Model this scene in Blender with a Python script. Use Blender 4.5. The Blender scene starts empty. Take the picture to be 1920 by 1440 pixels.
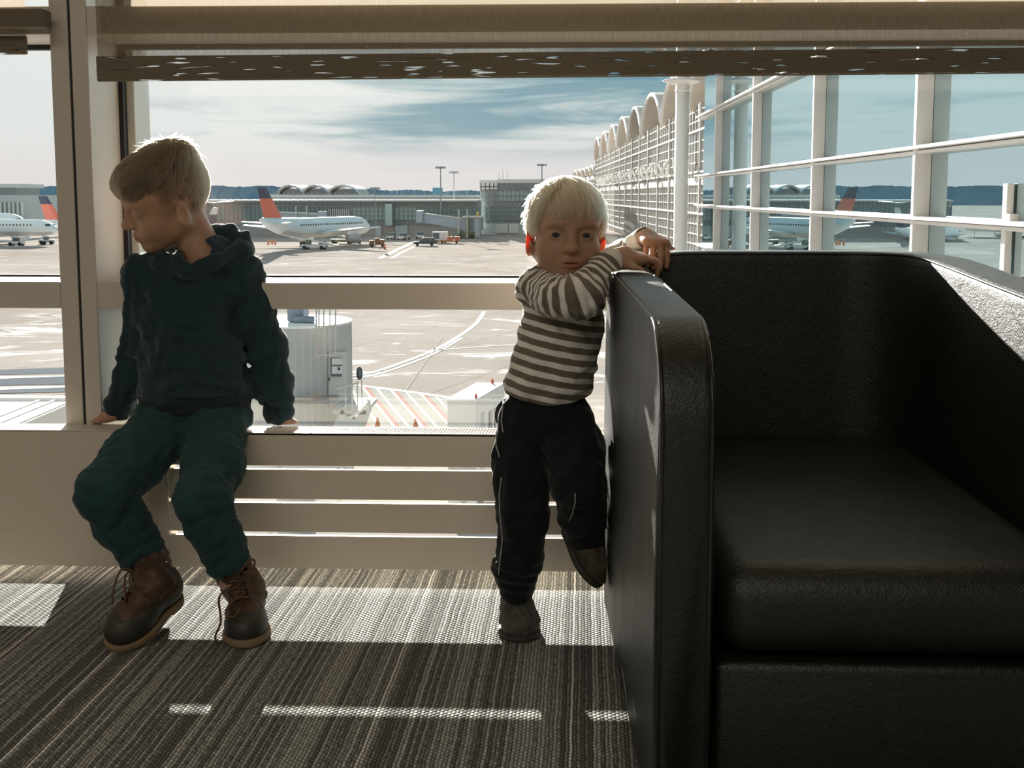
import bpy, bmesh, math, random
import numpy as np
from mathutils import Vector, Matrix, Euler

random.seed(7)
SC = bpy.context.scene
COL = SC.collection

# ------------------------------------------------------------------ camera
F_PX = 2200.0
PITCH = math.atan(244.0 / F_PX)
YAW = 0.03747
CAM_H = 0.82
cam_d = bpy.data.cameras.new('camera')
cam_d.sensor_width = 36.0
cam_d.sensor_fit = 'HORIZONTAL'
cam_d.lens = 36.0 * F_PX / 1920.0
cam_d.shift_y = -(720.0 - 611.0) / 1920.0
cam_d.clip_start = 0.05
cam_d.clip_end = 8000
cam = bpy.data.objects.new('camera', cam_d)
COL.objects.link(cam)
cam.location = (0, 0, CAM_H)
cam.rotation_euler = (math.pi / 2 - PITCH, 0, YAW)
SC.camera = cam
_R = Euler((math.pi / 2 - PITCH, 0, YAW)).to_matrix()
CAMP = Vector((0, 0, CAM_H))


def ray(x, y):
    return _R @ Vector(((x - 960.0) / F_PX, (611.0 - y) / F_PX, -1.0))


def P(x, y, Y):
    """point of the room seen at photo pixel x, y and standing at depth Y"""
    d = ray(x, y)
    return CAMP + d * (Y / d.y)


def PZ(x, y, z):
    d = ray(x, y)
    return CAMP + d * ((z - CAM_H) / d.z)


# ------------------------------------------------------------------ world, sun, exposure
SC.view_settings.view_transform = 'Standard'
SC.view_settings.look = 'None'
SC.view_settings.gamma = 1.0
SC.view_settings.exposure = 0.0
SC.view_settings.use_curve_mapping = False
SC.cycles.caustics_reflective = False
SC.cycles.caustics_refractive = False
SC.cycles.use_denoising = True
SC.cycles.max_bounces = 10
SC.cycles.transparent_max_bounces = 16
SC.cycles.sample_clamp_indirect = 8.0

world = bpy.data.worlds.new('sky')
SC.world = world
world.use_nodes = True
nt = world.node_tree
nt.nodes.clear()


def NN(t, typ, **kw):
    n = t.nodes.new(typ)
    for k, v in kw.items():
        if k.startswith('i_'):
            n.inputs[k[2:].replace('_', ' ')].default_value = v
        else:
            setattr(n, k, v)
    return n


def ramp(t, stops, interp='LINEAR'):
    r = t.nodes.new('ShaderNodeValToRGB')
    r.color_ramp.interpolation = interp
    e = r.color_ramp.elements
    while len(e) < len(stops):
        e.new(0.5)
    for el, (p, c) in zip(e, stops):
        el.position = p
        el.color = (*c, 1) if len(c) == 3 else c
    return r


def mixrgb(t, fac, a, b, mode='MIX'):
    m = t.nodes.new('ShaderNodeMix')
    m.data_type = 'RGBA'
    m.blend_type = mode
    for sock, v in ((m.inputs[0], fac), (m.inputs[6], a), (m.inputs[7], b)):
        if hasattr(v, 'is_linked'):
            t.links.new(v, sock)
        elif isinstance(v, (int, float)):
            sock.default_value = v
        else:
            sock.default_value = (*v, 1) if len(v) == 3 else v
    return m.outputs[2]


def math_(t, op, a, b=None, clamp=False):
    m = t.nodes.new('ShaderNodeMath')
    m.operation = op
    m.use_clamp = clamp
    for i, v in enumerate((a, b)):
        if v is None:
            continue
        if hasattr(v, 'is_linked'):
            t.links.new(v, m.inputs[i])
        else:
            m.inputs[i].default_value = v
    return m.outputs[0]


tc = NN(nt, 'ShaderNodeTexCoord')
mp = NN(nt, 'ShaderNodeMapping')
mp.inputs['Scale'].default_value = (5.0, 5.0, 50.0)
mp.inputs['Location'].default_value = (3.1, 0.2, 0.35)
nt.links.new(tc.outputs['Generated'], mp.inputs['Vector'])
nz = NN(nt, 'ShaderNodeTexNoise', i_Scale=1.0, i_Detail=7.0, i_Roughness=0.55, i_Distortion=0.35)
nt.links.new(mp.outputs['Vector'], nz.inputs['Vector'])
sep = NN(nt, 'ShaderNodeSeparateXYZ')
nt.links.new(tc.outputs['Generated'], sep.inputs['Vector'])
# how far to the right of the window axis: the sky is bluer there, whiter towards the sun
side = math_(nt, 'MULTIPLY_ADD', sep.outputs['X'], 0.70)
nt.nodes[-1].inputs[2].default_value = 0.055
elev = sep.outputs['Z']
cov = math_(nt, 'SUBTRACT', nz.outputs['Fac'], side)
cl = ramp(nt, [(0.38, (0.20, 0.36, 0.44)), (0.45, (0.36, 0.50, 0.55)), (0.53, (0.66, 0.72, 0.72)), (0.62, (0.86, 0.87, 0.85))])
nt.links.new(cov, cl.inputs['Fac'])
hz = ramp(nt, [(0.0, (0.84, 0.79, 0.79)), (0.045, (0.88, 0.82, 0.815)), (0.085, (0.70, 0.72, 0.72)), (0.2, (0.6, 0.66, 0.68))])
nt.links.new(elev, hz.inputs['Fac'])
hf = ramp(nt, [(0.0, (1, 1, 1)), (0.028, (0.92, 0.92, 0.92)), (0.050, (0.15, 0.15, 0.15)), (0.09, (0.0, 0.0, 0.0))])
nt.links.new(elev, hf.inputs['Fac'])
skyc = mixrgb(nt, hf.outputs['Color'], cl.outputs['Color'], hz.outputs['Color'])
# wide glow of thin cloud around the sun
SUN_DIR = Vector((-0.245, 1.0, 0.25)).normalized()      # towards the sun
dp = NN(nt, 'ShaderNodeVectorMath', operation='DOT_PRODUCT')
nt.links.new(tc.outputs['Generated'], dp.inputs[0])
dp.inputs[1].default_value = SUN_DIR
glow = math_(nt, 'POWER', math_(nt, 'MAXIMUM', dp.outputs['Value'], 0.0), 70.0)
skyc = mixrgb(nt, math_(nt, 'MULTIPLY', glow, 0.45), skyc, (1.05, 1.03, 0.98))
bg = NN(nt, 'ShaderNodeBackground', i_Strength=1.0)
nt.links.new(skyc, bg.inputs['Color'])
wo = NN(nt, 'ShaderNodeOutputWorld')
nt.links.new(bg.outputs[0], wo.inputs['Surface'])

sun_d = bpy.data.lights.new('sun', 'SUN')
sun_d.energy = 23.0
sun_d.angle = math.radians(0.53)
sun_d.color = (1.0, 0.93, 0.85)
sun = bpy.data.objects.new('sun', sun_d)
COL.objects.link(sun)
sun.rotation_euler = SUN_DIR.to_track_quat('Z', 'Y').to_euler()
sun.location = (-3, 12, 6)


def area_light(name, loc, rot, sx, sy, energy, color=(1, 1, 1)):
    l = bpy.data.lights.new(name, 'AREA')
    l.shape = 'RECTANGLE'
    l.size, l.size_y = sx, sy
    l.energy = energy
    l.color = color
    o = bpy.data.objects.new(name, l)
    COL.objects.link(o)
    o.location = loc
    o.rotation_euler = rot
    return o


# added fill lamp behind the camera, brightens the faces turned to the room
fill = area_light('room_fill_light', (-1.2, -2.4, 3.15), (0, 0, 0), 4.0, 2.4, 92, (1.0, 0.93, 0.80))
fill.data.specular_factor = 0.35

# ------------------------------------------------------------------ helpers: tagging and meshes
ORIG = {}


def tag(o, label=None, cat=None, group=None, kind=None):
    if label: o['label'] = label
    if cat: o['category'] = cat
    if group: o['group'] = group
    if kind: o['kind'] = kind
    return o


def empty(name, loc, label=None, cat=None, group=None, kind=None, rz=None):
    o = bpy.data.objects.new(name, None)
    o.empty_display_size = 0.1
    COL.objects.link(o)
    o.location = loc
    if rz is not None:
        o.rotation_euler = (0, 0, rz)
        ORIG[o.name] = Vector((0, 0, 0))         # children are given in the thing's own axes
    else:
        ORIG[o.name] = Vector(loc)               # children are given in world axes
    return tag(o, label, cat, group, kind)


def link_mesh(name, V, Fc, m, parent=None, smooth=False, base=None, mats=None, mi=None):
    off = Vector((0, 0, 0))
    if parent is not None:
        off = ORIG[parent.name]
    elif base is not None:
        off = Vector(base)
    me = bpy.data.meshes.new(name)
    V = np.asarray(V, dtype=np.float64).reshape(-1, 3) - np.array(off)
    me.from_pydata(V.tolist(), [], [list(map(int, f)) for f in Fc])
    me.materials.append(m)
    for x in (mats or []):
        me.materials.append(x)
    if mi is not None:
        me.polygons.foreach_set('material_index', np.asarray(mi, dtype=np.int32))
    if smooth:
        me.polygons.foreach_set('use_smooth', np.ones(len(me.polygons), dtype=bool))
    me.update()
    o = bpy.data.objects.new(name, me)
    COL.objects.link(o)
    if parent is not None:
        o.parent = parent
    elif base is not None:
        o.location = base
    ORIG[o.name] = off
    return o


class MB:
    def __init__(s):
        s.V, s.F = [], []

    def add(s, V, Fc):
        n = len(s.V)
        s.V.extend([tuple(v) for v in V])
        s.F.extend([[i + n for i in f] for f in Fc])
        return s

    def box(s, lo, hi):
        x0, y0, z0 = lo
        x1, y1, z1 = hi
        V = [(x0, y0, z0), (x1, y0, z0), (x1, y1, z0), (x0, y1, z0), (x0, y0, z1), (x1, y0, z1), (x1, y1, z1), (x0, y1, z1)]
        return s.add(V, [(0, 3, 2, 1), (4, 5, 6, 7), (0, 1, 5, 4), (1, 2, 6, 5), (2, 3, 7, 6), (3, 0, 4, 7)])

    def obox(s, o, u, v, w):
        """box spanned from corner o by vectors u, v, w"""
        o, u, v, w = map(Vector, (o, u, v, w))
        V = [o, o + u, o + u + v, o + v, o + w, o + u + w, o + u + v + w, o + v + w]
        return s.add(V, [(0, 3, 2, 1), (4, 5, 6, 7), (0, 1, 5, 4), (1, 2, 6, 5), (2, 3, 7, 6), (3, 0, 4, 7)])

    def bar(s, a, b, w, h=None, up=(0, 0, 1)):
        a, b = Vector(a), Vector(b)
        h = h or w
        d = (b - a)
        t = d.normalized()
        u = t.cross(Vector(up))
        if u.length < 1e-4: u = t.cross(Vector((1, 0, 0)))
        u.normalize()
        v = u.cross(t)
        return s.obox(a - u * w / 2 - v * h / 2, u * w, v * h, d)

    def tube(s, pts, r, n=8, cap=True):
        pts = [Vector(p) for p in pts]
        rs = r if isinstance(r, (list, tuple)) else [r] * len(pts)
        rings = []
        u = None
        for i, p in enumerate(pts):
            t = (pts[min(i + 1, len(pts) - 1)] - pts[max(i - 1, 0)])
            if t.length < 1e-9: t = Vector((0, 0, 1))
            t.normalize()
            if u is None:
                u = t.orthogonal().normalized()
            else:
                u = (u - t * u.dot(t))
                if u.length < 1e-6: u = t.orthogonal()
                u.normalize()
            v = t.cross(u)
            rings.append([p + (u * math.cos(k * 2 * math.pi / n) + v * math.sin(k * 2 * math.pi / n)) * rs[i] for k in range(n)])
        return s.loft(rings, cap)

    def cyl(s, a, b, r, r2=None, n=16):
        return s.tube([a, b], [r, r if r2 is None else r2], n)

    def loft(s, rings, cap=True, closed=False):
        n = len(rings[0])
        V = [v for r in rings for v in r]
        Fc = []
        m = len(rings)
        for i in range(m - 1 + (1 if closed else 0)):
            j = (i + 1) % m
            for k in range(n):
                k2 = (k + 1) % n
                Fc.append((i * n + k, i * n + k2, j * n + k2, j * n + k))
        if cap and not closed:
            Fc.append(tuple(range(n - 1, -1, -1)))
            Fc.append(tuple(range((m - 1) * n, m * n)))
        return s.add(V, Fc)

    def prism(s, poly, d):
        """polygon (3D points) extruded by vector d"""
        poly = [Vector(p) for p in poly]
        d = Vector(d)
        return s.loft([poly, [p + d for p in poly]])

    def lathe(s, prof, c=(0, 0, 0), n=24, a0=0.0, a1=2 * math.pi):
        c = Vector(c)
        full = abs(a1 - a0 - 2 * math.pi) < 1e-6
        rings = []
        m = n if full else n + 1
        for k in range(m):
            a = a0 + (a1 - a0) * k / n
            rings.append([c + Vector((r * math.cos(a), r * math.sin(a), z)) for r, z in prof])
        V = [v for r in rings for v in r]
        q = len(prof)
        Fc = []
        for i in range(n):
            j = (i + 1) % m
            for k in range(q - 1):
                Fc.append((i * q + k, j * q + k, j * q + k + 1, i * q + k + 1))
        return s.add(V, Fc)

    def ball(s, c, r, n=12, sc=(1, 1, 1)):
        c = Vector(c)
        rings = []
        for i in range(1, n):
            th = math.pi * i / n
            rings.append([c + Vector((r * sc[0] * math.sin(th) * math.cos(k * math.pi / n), r * sc[1] * math.sin(th) * math.sin(k * math.pi / n), r * sc[2] * math.cos(th))) for k in range(2 * n)])
        return s.loft(rings)

    def build(s, name, m, parent=None, smooth=False, bevel=0.0, base=None, seg=2, fix=True):
        o = link_mesh(name, s.V, s.F, m, parent, smooth, base)
        if fix:
            bm = bmesh.new()
            bm.from_mesh(o.data)
            bmesh.ops.recalc_face_normals(bm, faces=bm.faces)
            bm.to_mesh(o.data)
            bm.free()
            if smooth:
                o.data.polygons.foreach_set('use_smooth', np.ones(len(o.data.polygons), dtype=bool))
        if bevel:
            b = o.modifiers.new('bevel', 'BEVEL')
            b.width = bevel
            b.segments = seg
            b.limit_method = 'ANGLE'
            b.angle_limit = math.radians(40)
            o.data.polygons.foreach_set('use_smooth', np.ones(len(o.data.polygons), dtype=bool))
            w = o.modifiers.new('normals', 'WEIGHTED_NORMAL')
            w.keep_sharp = False
        return o


# ------------------------------------------------------------------ materials
def new_mat(name):
    m = bpy.data.materials.new(name)
    m.use_nodes = True
    t = m.node_tree
    t.nodes.clear()
    out = t.nodes.new('ShaderNodeOutputMaterial')
    return m, t, out


def PM(name, col, rough=0.5, metal=0.0, spec=0.5, var=None, bump=None, coat=0.0, sss=None, sheen=0.0, trans=None):
    """principled material; var=(scale, amount) colour mottling, bump=(scale, strength, distance)"""
    m, t, out = new_mat(name)
    b = t.nodes.new('ShaderNodeBsdfPrincipled')
    b.inputs['Base Color'].default_value = (*col, 1)
    b.inputs['Roughness'].default_value = rough
    b.inputs['Metallic'].default_value = metal
    b.inputs['Specular IOR Level'].default_value = spec
    if coat: b.inputs['Coat Weight'].default_value = coat
    if sheen:
        b.inputs['Sheen Weight'].default_value = sheen
        b.inputs['Sheen Roughness'].default_value = 0.4
    if sss:
        b.inputs['Subsurface Weight'].default_value = sss[0]
        b.inputs['Subsurface Radius'].default_value = sss[1]
        b.inputs['Subsurface Scale'].default_value = sss[2]
    c = t.nodes.new('ShaderNodeTexCoord')
    if var:
        n = NN(t, 'ShaderNodeTexNoise', i_Scale=var[0], i_Detail=5.0)
        t.links.new(c.outputs['Object'], n.inputs['Vector'])
        lo = tuple(x * (1 - var[1]) for x in col)
        hi = tuple(min(1, x * (1 + var[1])) for x in col)
        r = ramp(t, [(0.3, lo), (0.7, hi)])
        t.links.new(n.outputs['Fac'], r.inputs['Fac'])
        t.links.new(r.outputs['Color'], b.inputs['Base Color'])
    if bump:
        n = NN(t, 'ShaderNodeTexNoise', i_Scale=bump[0], i_Detail=4.0)
        t.links.new(c.outputs['Object'], n.inputs['Vector'])
        bp = NN(t, 'ShaderNodeBump', i_Strength=bump[1], i_Distance=bump[2] if len(bump) > 2 else 0.002)
        t.links.new(n.outputs['Fac'], bp.inputs['Height'])
        t.links.new(bp.outputs['Normal'], b.inputs['Normal'])
    sh = b.outputs[0]
    if trans:
        tr = t.nodes.new('ShaderNodeBsdfTranslucent')
        tr.inputs['Color'].default_value = (*trans[1], 1)
        mx = t.nodes.new('ShaderNodeMixShader')
        mx.inputs[0].default_value = trans[0]
        t.links.new(sh, mx.inputs[1])
        t.links.new(tr.outputs[0], mx.inputs[2])
        sh = mx.outputs[0]
    t.links.new(sh, out.inputs['Surface'])
    return m


def glass_mat(name, tint, refl=0.05, rough=0.0):
    m, t, out = new_mat(name)
    a = t.nodes.new('ShaderNodeBsdfTransparent')
    a.inputs['Color'].default_value = (*tint, 1)
    g = t.nodes.new('ShaderNodeBsdfGlossy')
    g.inputs['Roughness'].default_value = rough
    mx = t.nodes.new('ShaderNodeMixShader')
    mx.inputs[0].default_value = refl
    t.links.new(a.outputs[0], mx.inputs[1])
    t.links.new(g.outputs[0], mx.inputs[2])
    t.links.new(mx.outputs[0], out.inputs['Surface'])
    return m
# ================================================================== the room
M_frame = PM('painted_aluminium', (0.64, 0.575, 0.50), 0.42, spec=0.4, bump=(900, 0.05, 0.0005))
M_white = PM('white_frame_paint', (0.78, 0.76, 0.73), 0.4)
M_gasket = PM('black_rubber', (0.012, 0.013, 0.012), 0.6)
M_wall = PM('lounge_wall_paint', (0.14, 0.115, 0.085), 0.8, var=(3, 0.05))
M_ceil = PM('ceiling_tile', (0.26, 0.21, 0.155), 0.9, var=(8, 0.05))
M_glass = glass_mat('window_glass', (0.97, 0.985, 0.98), 0.03)


def carpet_mat():
    m, t, out = new_mat('ribbed_carpet')
    b = t.nodes.new('ShaderNodeBsdfPrincipled')
    b.inputs['Roughness'].default_value = 0.95
    b.inputs['Specular IOR Level'].default_value = 0.1
    b.inputs['Sheen Weight'].default_value = 0.1
    c = t.nodes.new('ShaderNodeTexCoord')
    rot = NN(t, 'ShaderNodeMapping')
    rot.inputs['Rotation'].default_value = (0, 0, 0.024)
    t.links.new(c.outputs['Object'], rot.inputs['Vector'])
    s = t.nodes.new('ShaderNodeSeparateXYZ')
    t.links.new(rot.outputs[0], s.inputs[0])
    wob = NN(t, 'ShaderNodeTexNoise', i_Scale=14.0, i_Detail=2.0)
    t.links.new(c.outputs['Object'], wob.inputs['Vector'])
    xw = math_(t, 'ADD', s.outputs['X'], math_(t, 'MULTIPLY', math_(t, 'SUBTRACT', wob.outputs['Fac'], 0.5), 0.005))
    NC = 165.0           # yarn columns per metre
    colx = math_(t, 'MULTIPLY', xw, NC)
    cid = math_(t, 'FLOOR', colx)
    cfr = math_(t, 'FRACT', colx)

    def rnd(seed, src=None):
        w = t.nodes.new('ShaderNodeTexWhiteNoise')
        w.noise_dimensions = '1D'
        t.links.new(math_(t, 'ADD', src if src else cid, seed), w.inputs['W'])
        return w.outputs['Value']
    r1 = rnd(0.3)
    r2 = rnd(91.7)
    # loops along the yarn: each column slides by its own phase
    rowy = math_(t, 'ADD', math_(t, 'MULTIPLY', s.outputs['Y'], 95.0), math_(t, 'MULTIPLY', math_(t, 'MODULO', cid, 2.0), 0.5))
    rfr = math_(t, 'FRACT', rowy)
    loop = math_(t, 'SINE', math_(t, 'MULTIPLY', rfr, math.pi))
    across = math_(t, 'SINE', math_(t, 'MULTIPLY', cfr, math.pi))
    hgt = math_(t, 'MULTIPLY', math_(t, 'POWER', loop, 0.6), math_(t, 'POWER', across, 0.7))
    n2 = NN(t, 'ShaderNodeTexNoise', i_Scale=260.0, i_Detail=2.0)
    mp2 = NN(t, 'ShaderNodeMapping')
    mp2.inputs['Scale'].default_value = (1.0, 0.25, 1.0)
    t.links.new(c.outputs['Object'], mp2.inputs['Vector'])
    t.links.new(mp2.outputs[0], n2.inputs['Vector'])
    # yarn colours: charcoal, grey, stone and a few near-white yarns
    yr = ramp(t, [(0.0, (0.12, 0.12, 0.108)), (0.28, (0.25, 0.25, 0.226)), (0.48, (0.43, 0.428, 0.395)), (0.70, (0.62, 0.62, 0.58)), (0.90, (0.80, 0.80, 0.76))], 'CONSTANT')
    # broad groups of lighter and darker columns
    g1 = NN(t, 'ShaderNodeTexNoise', i_Scale=22.0, i_Detail=1.0)
    mp3 = NN(t, 'ShaderNodeMapping')
    mp3.inputs['Scale'].default_value = (1.0, 0.0, 0.0)
    t.links.new(rot.outputs[0], mp3.inputs['Vector'])
    t.links.new(mp3.outputs[0], g1.inputs['Vector'])
    v = math_(t, 'ADD', math_(t, 'MULTIPLY', r1, 0.62), math_(t, 'MULTIPLY', math_(t, 'SUBTRACT', g1.outputs['Fac'], 0.1), 0.20))
    v = math_(t, 'ADD', v, math_(t, 'MULTIPLY', math_(t, 'SUBTRACT', n2.outputs['Fac'], 0.5), 0.9))
    t.links.new(v, yr.inputs['Fac'])
    # single white yarns, a few per half metre
    isw = math_(t, 'MULTIPLY', math_(t, 'GREATER_THAN', r2, 0.950), math_(t, 'GREATER_THAN', 0.34, math_(t, 'ABSOLUTE', math_(t, 'SUBTRACT', cfr, 0.5))))
    colr = mixrgb(t, isw, yr.outputs['Color'], (0.85, 0.83, 0.78))
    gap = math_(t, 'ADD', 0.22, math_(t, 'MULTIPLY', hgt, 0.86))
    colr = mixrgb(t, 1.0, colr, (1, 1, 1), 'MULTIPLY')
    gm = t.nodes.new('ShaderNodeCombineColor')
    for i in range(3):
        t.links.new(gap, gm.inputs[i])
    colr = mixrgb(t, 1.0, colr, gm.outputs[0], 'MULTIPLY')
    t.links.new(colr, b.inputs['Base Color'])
    bp = NN(t, 'ShaderNodeBump', i_Strength=0.8, i_Distance=0.003)
    t.links.new(hgt, bp.inputs['Height'])
    t.links.new(bp.outputs['Normal'], b.inputs['Normal'])
    t.links.new(b.outputs[0], out.inputs['Surface'])
    return m


M_carpet = carpet_mat()
YR = 2.316            # radiator front
YF = 2.380           # front face of the mullions and rails
YG = 2.552           # glass
XM0, XM1, XM2 = -1.043, -1.001, -0.962       # mullion: left edge, joint, right edge
XR = 2.30            # right-hand end of the big window
ZC = 3.2
T1 = (P(600, 580, YF).z, P(600, 530, YF).z)
T2 = (P(175, 64, YF).z, P(175, 11, YF).z)
XM0, XM1, XM2 = [P(x_, 400, YF).x for x_ in (107, 143, 176)]

o = MB().box((-5, -4, -0.3), (4.6, YG + 0.12, 0)).build('floor', M_carpet)
tag(o, 'grey ribbed carpet with thin white yarn lines running towards the window', 'floor', kind='structure')
o = MB().box((-5, -4, ZC), (4.6, YG + 0.12, ZC + 0.2)).build('ceiling', M_ceil)
tag(o, 'ceiling of the lounge above the window', 'ceiling', kind='structure')
for nm, lo, hi, lb in (('wall_back', (-5, -4.2, 0), (4.6, -4, ZC), 'beige wall at the back of the lounge facing the windows'),
                       ('wall_left', (-5.2, -4.2, 0), (-5, YG + 0.1, ZC), 'beige side wall at the left end of the lounge'),
                       ('wall_right', (4.6, -4.2, 0), (4.8, YG + 0.1, ZC), 'beige side wall at the right end of the lounge'),
                       ('wall_front', (XR + 0.16, YF, 0), (4.6, YG + 0.1, ZC), 'solid wall beside the big window behind the armchair')):
    o = MB().box(lo, hi).build(nm, M_wall)
    tag(o, lb, 'wall', kind='structure')

# ---- mullion between the two windows, its halves meet in a dark joint
b = MB()
b.box((XM0, YF, 0.10), (XM1 - 0.0025, YG, ZC))
b.box((XM1 + 0.0025, YF, 0.10), (XM2, YG, ZC))
b.box((XM0 - 0.05, YG - 0.03, 0.0), (XM2 + 0.03, YG, 0.10))  # unseen foot, made wide to broaden the mullion's shadow on the carpet
mul = b.build('trim_1', M_frame, bevel=0.002)
tag(mul, 'beige two part mullion standing between the two windows', 'window mullion', kind='structure')
b = MB().box((XM1 - 0.0025, YF + 0.004, 0.1), (XM1 + 0.0025, YG, ZC))
b.build('joint', M_gasket, mul)
b = MB().box((XM0 + 0.004, YG + 0.012, -0.3), (XM2 - 0.004 + 0.03, YG + 0.11, ZC))
b.build('outer_cap', M_white, mul, bevel=0.003)
# right-hand mullion at the corner with the glass wall
b = MB().box((XR, YF, 0), (XR + 0.16, YG + 0.11, ZC))
mr = b.build('trim_2', M_frame, bevel=0.002)
tag(mr, 'beige corner post where the big window meets the glass facade', 'window mullion', kind='structure')


def window(name, x0, x1, label):
    w = empty(name, (x0, YG, 0), label, 'window', kind='structure')
    for nm, (z0, z1) in (('rail', T1), ('rail', T2), ('bottom_rail', (0.0, 0.036))):
        y0 = YF if nm == 'rail' else YG - 0.016
        MB().box((x0, y0, z0), (x1, YG, z1)).build(nm, M_frame, w, bevel=0.002)
        MB().box((x0, YG + 0.012, z0 + 0.004), (x1, YG + 0.075, z1 - 0.004)).build('outer_cap', M_white, w)
    zs = [0.036, T1[0], T1[1], T2[0], T2[1], ZC]
    g = MB()
    for i in (0, 2, 4):
        za, zb = zs[i], zs[i + 1]
        t_ = 0.010
        g.box((x0, YG - 0.012, za), (x0 + t_, YG + 0.01, zb)).box((x1 - t_, YG - 0.012, za), (x1, YG + 0.01, zb))
        g.box((x0, YG - 0.012, za), (x1, YG + 0.01, za + 0.004)).box((x0, YG - 0.012, zb - t_), (x1, YG + 0.01, zb))
    g.build('gasket', M_gasket, w)
    for i in (0, 2, 4):
        MB().box((x0 + 0.004, YG, zs[i] + 0.002), (x1 - 0.004, YG + 0.006, zs[i + 1] - 0.002)).build('pane', M_glass, w)
    return w


window('window_1', XM2, XR, 'wide window with beige rails behind the two children and the armchair')
window('window_2', -4.3, XM0, 'narrow slice of window on the far side of the beige mullion')
o = MB().box((-5, YF, 0), (-4.3, YG + 0.1, ZC)).build('wall_front', M_wall)
tag(o, 'solid wall at the far left end of the windows', 'wall', kind='structure')


# ---- roller blinds
def blind_fabric():
    m, t, out = new_mat('screen_fabric')
    c = t.nodes.new('ShaderNodeTexCoord')
    d = t.nodes.new('ShaderNodeBsdfDiffuse')
    d.inputs['Color'].default_value = (0.20, 0.17, 0.125, 1)
    tl = t.nodes.new('ShaderNodeBsdfTranslucent')
    tl.inputs['Color'].default_value = (0.22, 0.185, 0.14, 1)
    a = t.nodes.new('ShaderNodeAddShader')
    t.links.new(d.outputs[0], a.inputs[0])
    t.links.new(tl.outputs[0], a.inputs[1])
    tr = t.nodes.new('ShaderNodeBsdfTransparent')
    tr.inputs['Color'].default_value = (1, 0.99, 0.97, 1)
    mx = t.nodes.new('ShaderNodeMixShader')
    s = t.nodes.new('ShaderNodeSeparateXYZ')
    t.links.new(c.outputs['Object'], s.inputs[0])
    wv = NN(t, 'ShaderNodeTexNoise', i_Scale=1.0, i_Detail=2.0)
    mp = NN(t, 'ShaderNodeMapping')
    mp.inputs['Scale'].default_value = (420, 1, 40)
    t.links.new(c.outputs['Object'], mp.inputs['Vector'])
    t.links.new(mp.outputs[0], wv.inputs['Vector'])
    f = math_(t, 'ADD', 0.44, math_(t, 'MULTIPLY', wv.outputs['Fac'], 0.24))
    t.links.new(f, mx.inputs[0])
    t.links.new(a.outputs[0], mx.inputs[1])
    t.links.new(tr.outputs[0], mx.inputs[2])
    t.links.new(mx.outputs[0], out.inputs['Surface'])
    return m


def hem_fabric():
    """hem pocket: dense fabric with thin slits the sky shows through"""
    m, t, out = new_mat('hem_fabric')
    c = t.nodes.new('ShaderNodeTexCoord')
    b = t.nodes.new('ShaderNodeBsdfPrincipled')
    b.inputs['Base Color'].default_value = (0.17, 0.14, 0.095, 1)
    b.inputs['Roughness'].default_value = 0.8
    mp = NN(t, 'ShaderNodeMapping')
    mp.inputs['Scale'].default_value = (15, 1, 230)
    t.links.new(c.outputs['Object'], mp.inputs['Vector'])
    n = NN(t, 'ShaderNodeTexNoise', i_Scale=1.0, i_Detail=1.0)
    t.links.new(mp.outputs[0], n.inputs['Vector'])
    mp2 = NN(t, 'ShaderNodeMapping')
    mp2.inputs['Scale'].default_value = (1.3, 1, 3)
    t.links.new(c.outputs['Object'], mp2.inputs['Vector'])
    n2 = NN(t, 'ShaderNodeTexNoise', i_Scale=1.0, i_Detail=1.0)
    t.links.new(mp2.outputs[0], n2.inputs['Vector'])
    v = math_(t, 'ADD', n.outputs['Fac'], math_(t, 'MULTIPLY', math_(t, 'SUBTRACT', n2.outputs['Fac'], 0.5), 0.25))
    r = ramp(t, [(0.60, (0, 0, 0)), (0.64, (0.8, 0.8, 0.8))])
    t.links.new(v, r.inputs['Fac'])
    tr = t.nodes.new('ShaderNodeBsdfTransparent')
    mx = t.nodes.new('ShaderNodeMixShader')
    t.links.new(r.outputs['Color'], mx.inputs[0])
    t.links.new(b.outputs[0], mx.inputs[1])
    t.links.new(tr.outputs[0], mx.inputs[2])
    t.links.new(mx.outputs[0], out.inputs['Surface'])
    return m


M_blind = blind_fabric()
M_hem = hem_fabric()
M_hemback = PM('hem_pocket_fabric', (0.16, 0.13, 0.09), 0.85)


def blind(xl, xr, zl, zr, hem, label, y=YF - 0.016):
    """fabric hanging from the ceiling with its lower edge at zl..zr"""
    root = empty('roller_blind', ((xl + xr) / 2, y, zl), label, 'blind', 'roller blinds at the window')
    n = 40
    V, Fc = [], []
    for i in range(n + 1):
        x = xl + (xr - xl) * i / n
        z = zl + (zr - zl) * i / n
        wv = 0.0015 * math.sin(x * 5.1)
        V += [(x, y + wv, z + hem), (x, y + wv, ZC - 0.08)]
    for i in range(n):
        Fc.append((2 * i, 2 * i + 2, 2 * i + 3, 2 * i + 1))
    fb = link_mesh('fabric', V, Fc, M_blind, root, True)
    fb.modifiers.new('t', 'SOLIDIFY').thickness = 0.0006
    h = MB()
    for i in range(n):
        pass
    a, bb = Vector((xl, y, zl)), Vector((xr, y, zr))
    prof = [(-0.006, 0.004), (-0.006, hem), (0.006, hem), (0.006, 0.004), (0.003, 0.0), (-0.003, 0.0)]
    h.loft([[Vector((p.x, p.y + py, p.z + pz)) for py, pz in prof] for p in (a, bb)])
    h.build('hem_bar', M_hem, root)
    MB().cyl((xl - 0.01, y, ZC - 0.06), (xr + 0.01, y, ZC - 0.06), 0.04, n=16).build('roller_tube', M_frame, root, smooth=True)
    return root


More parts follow.
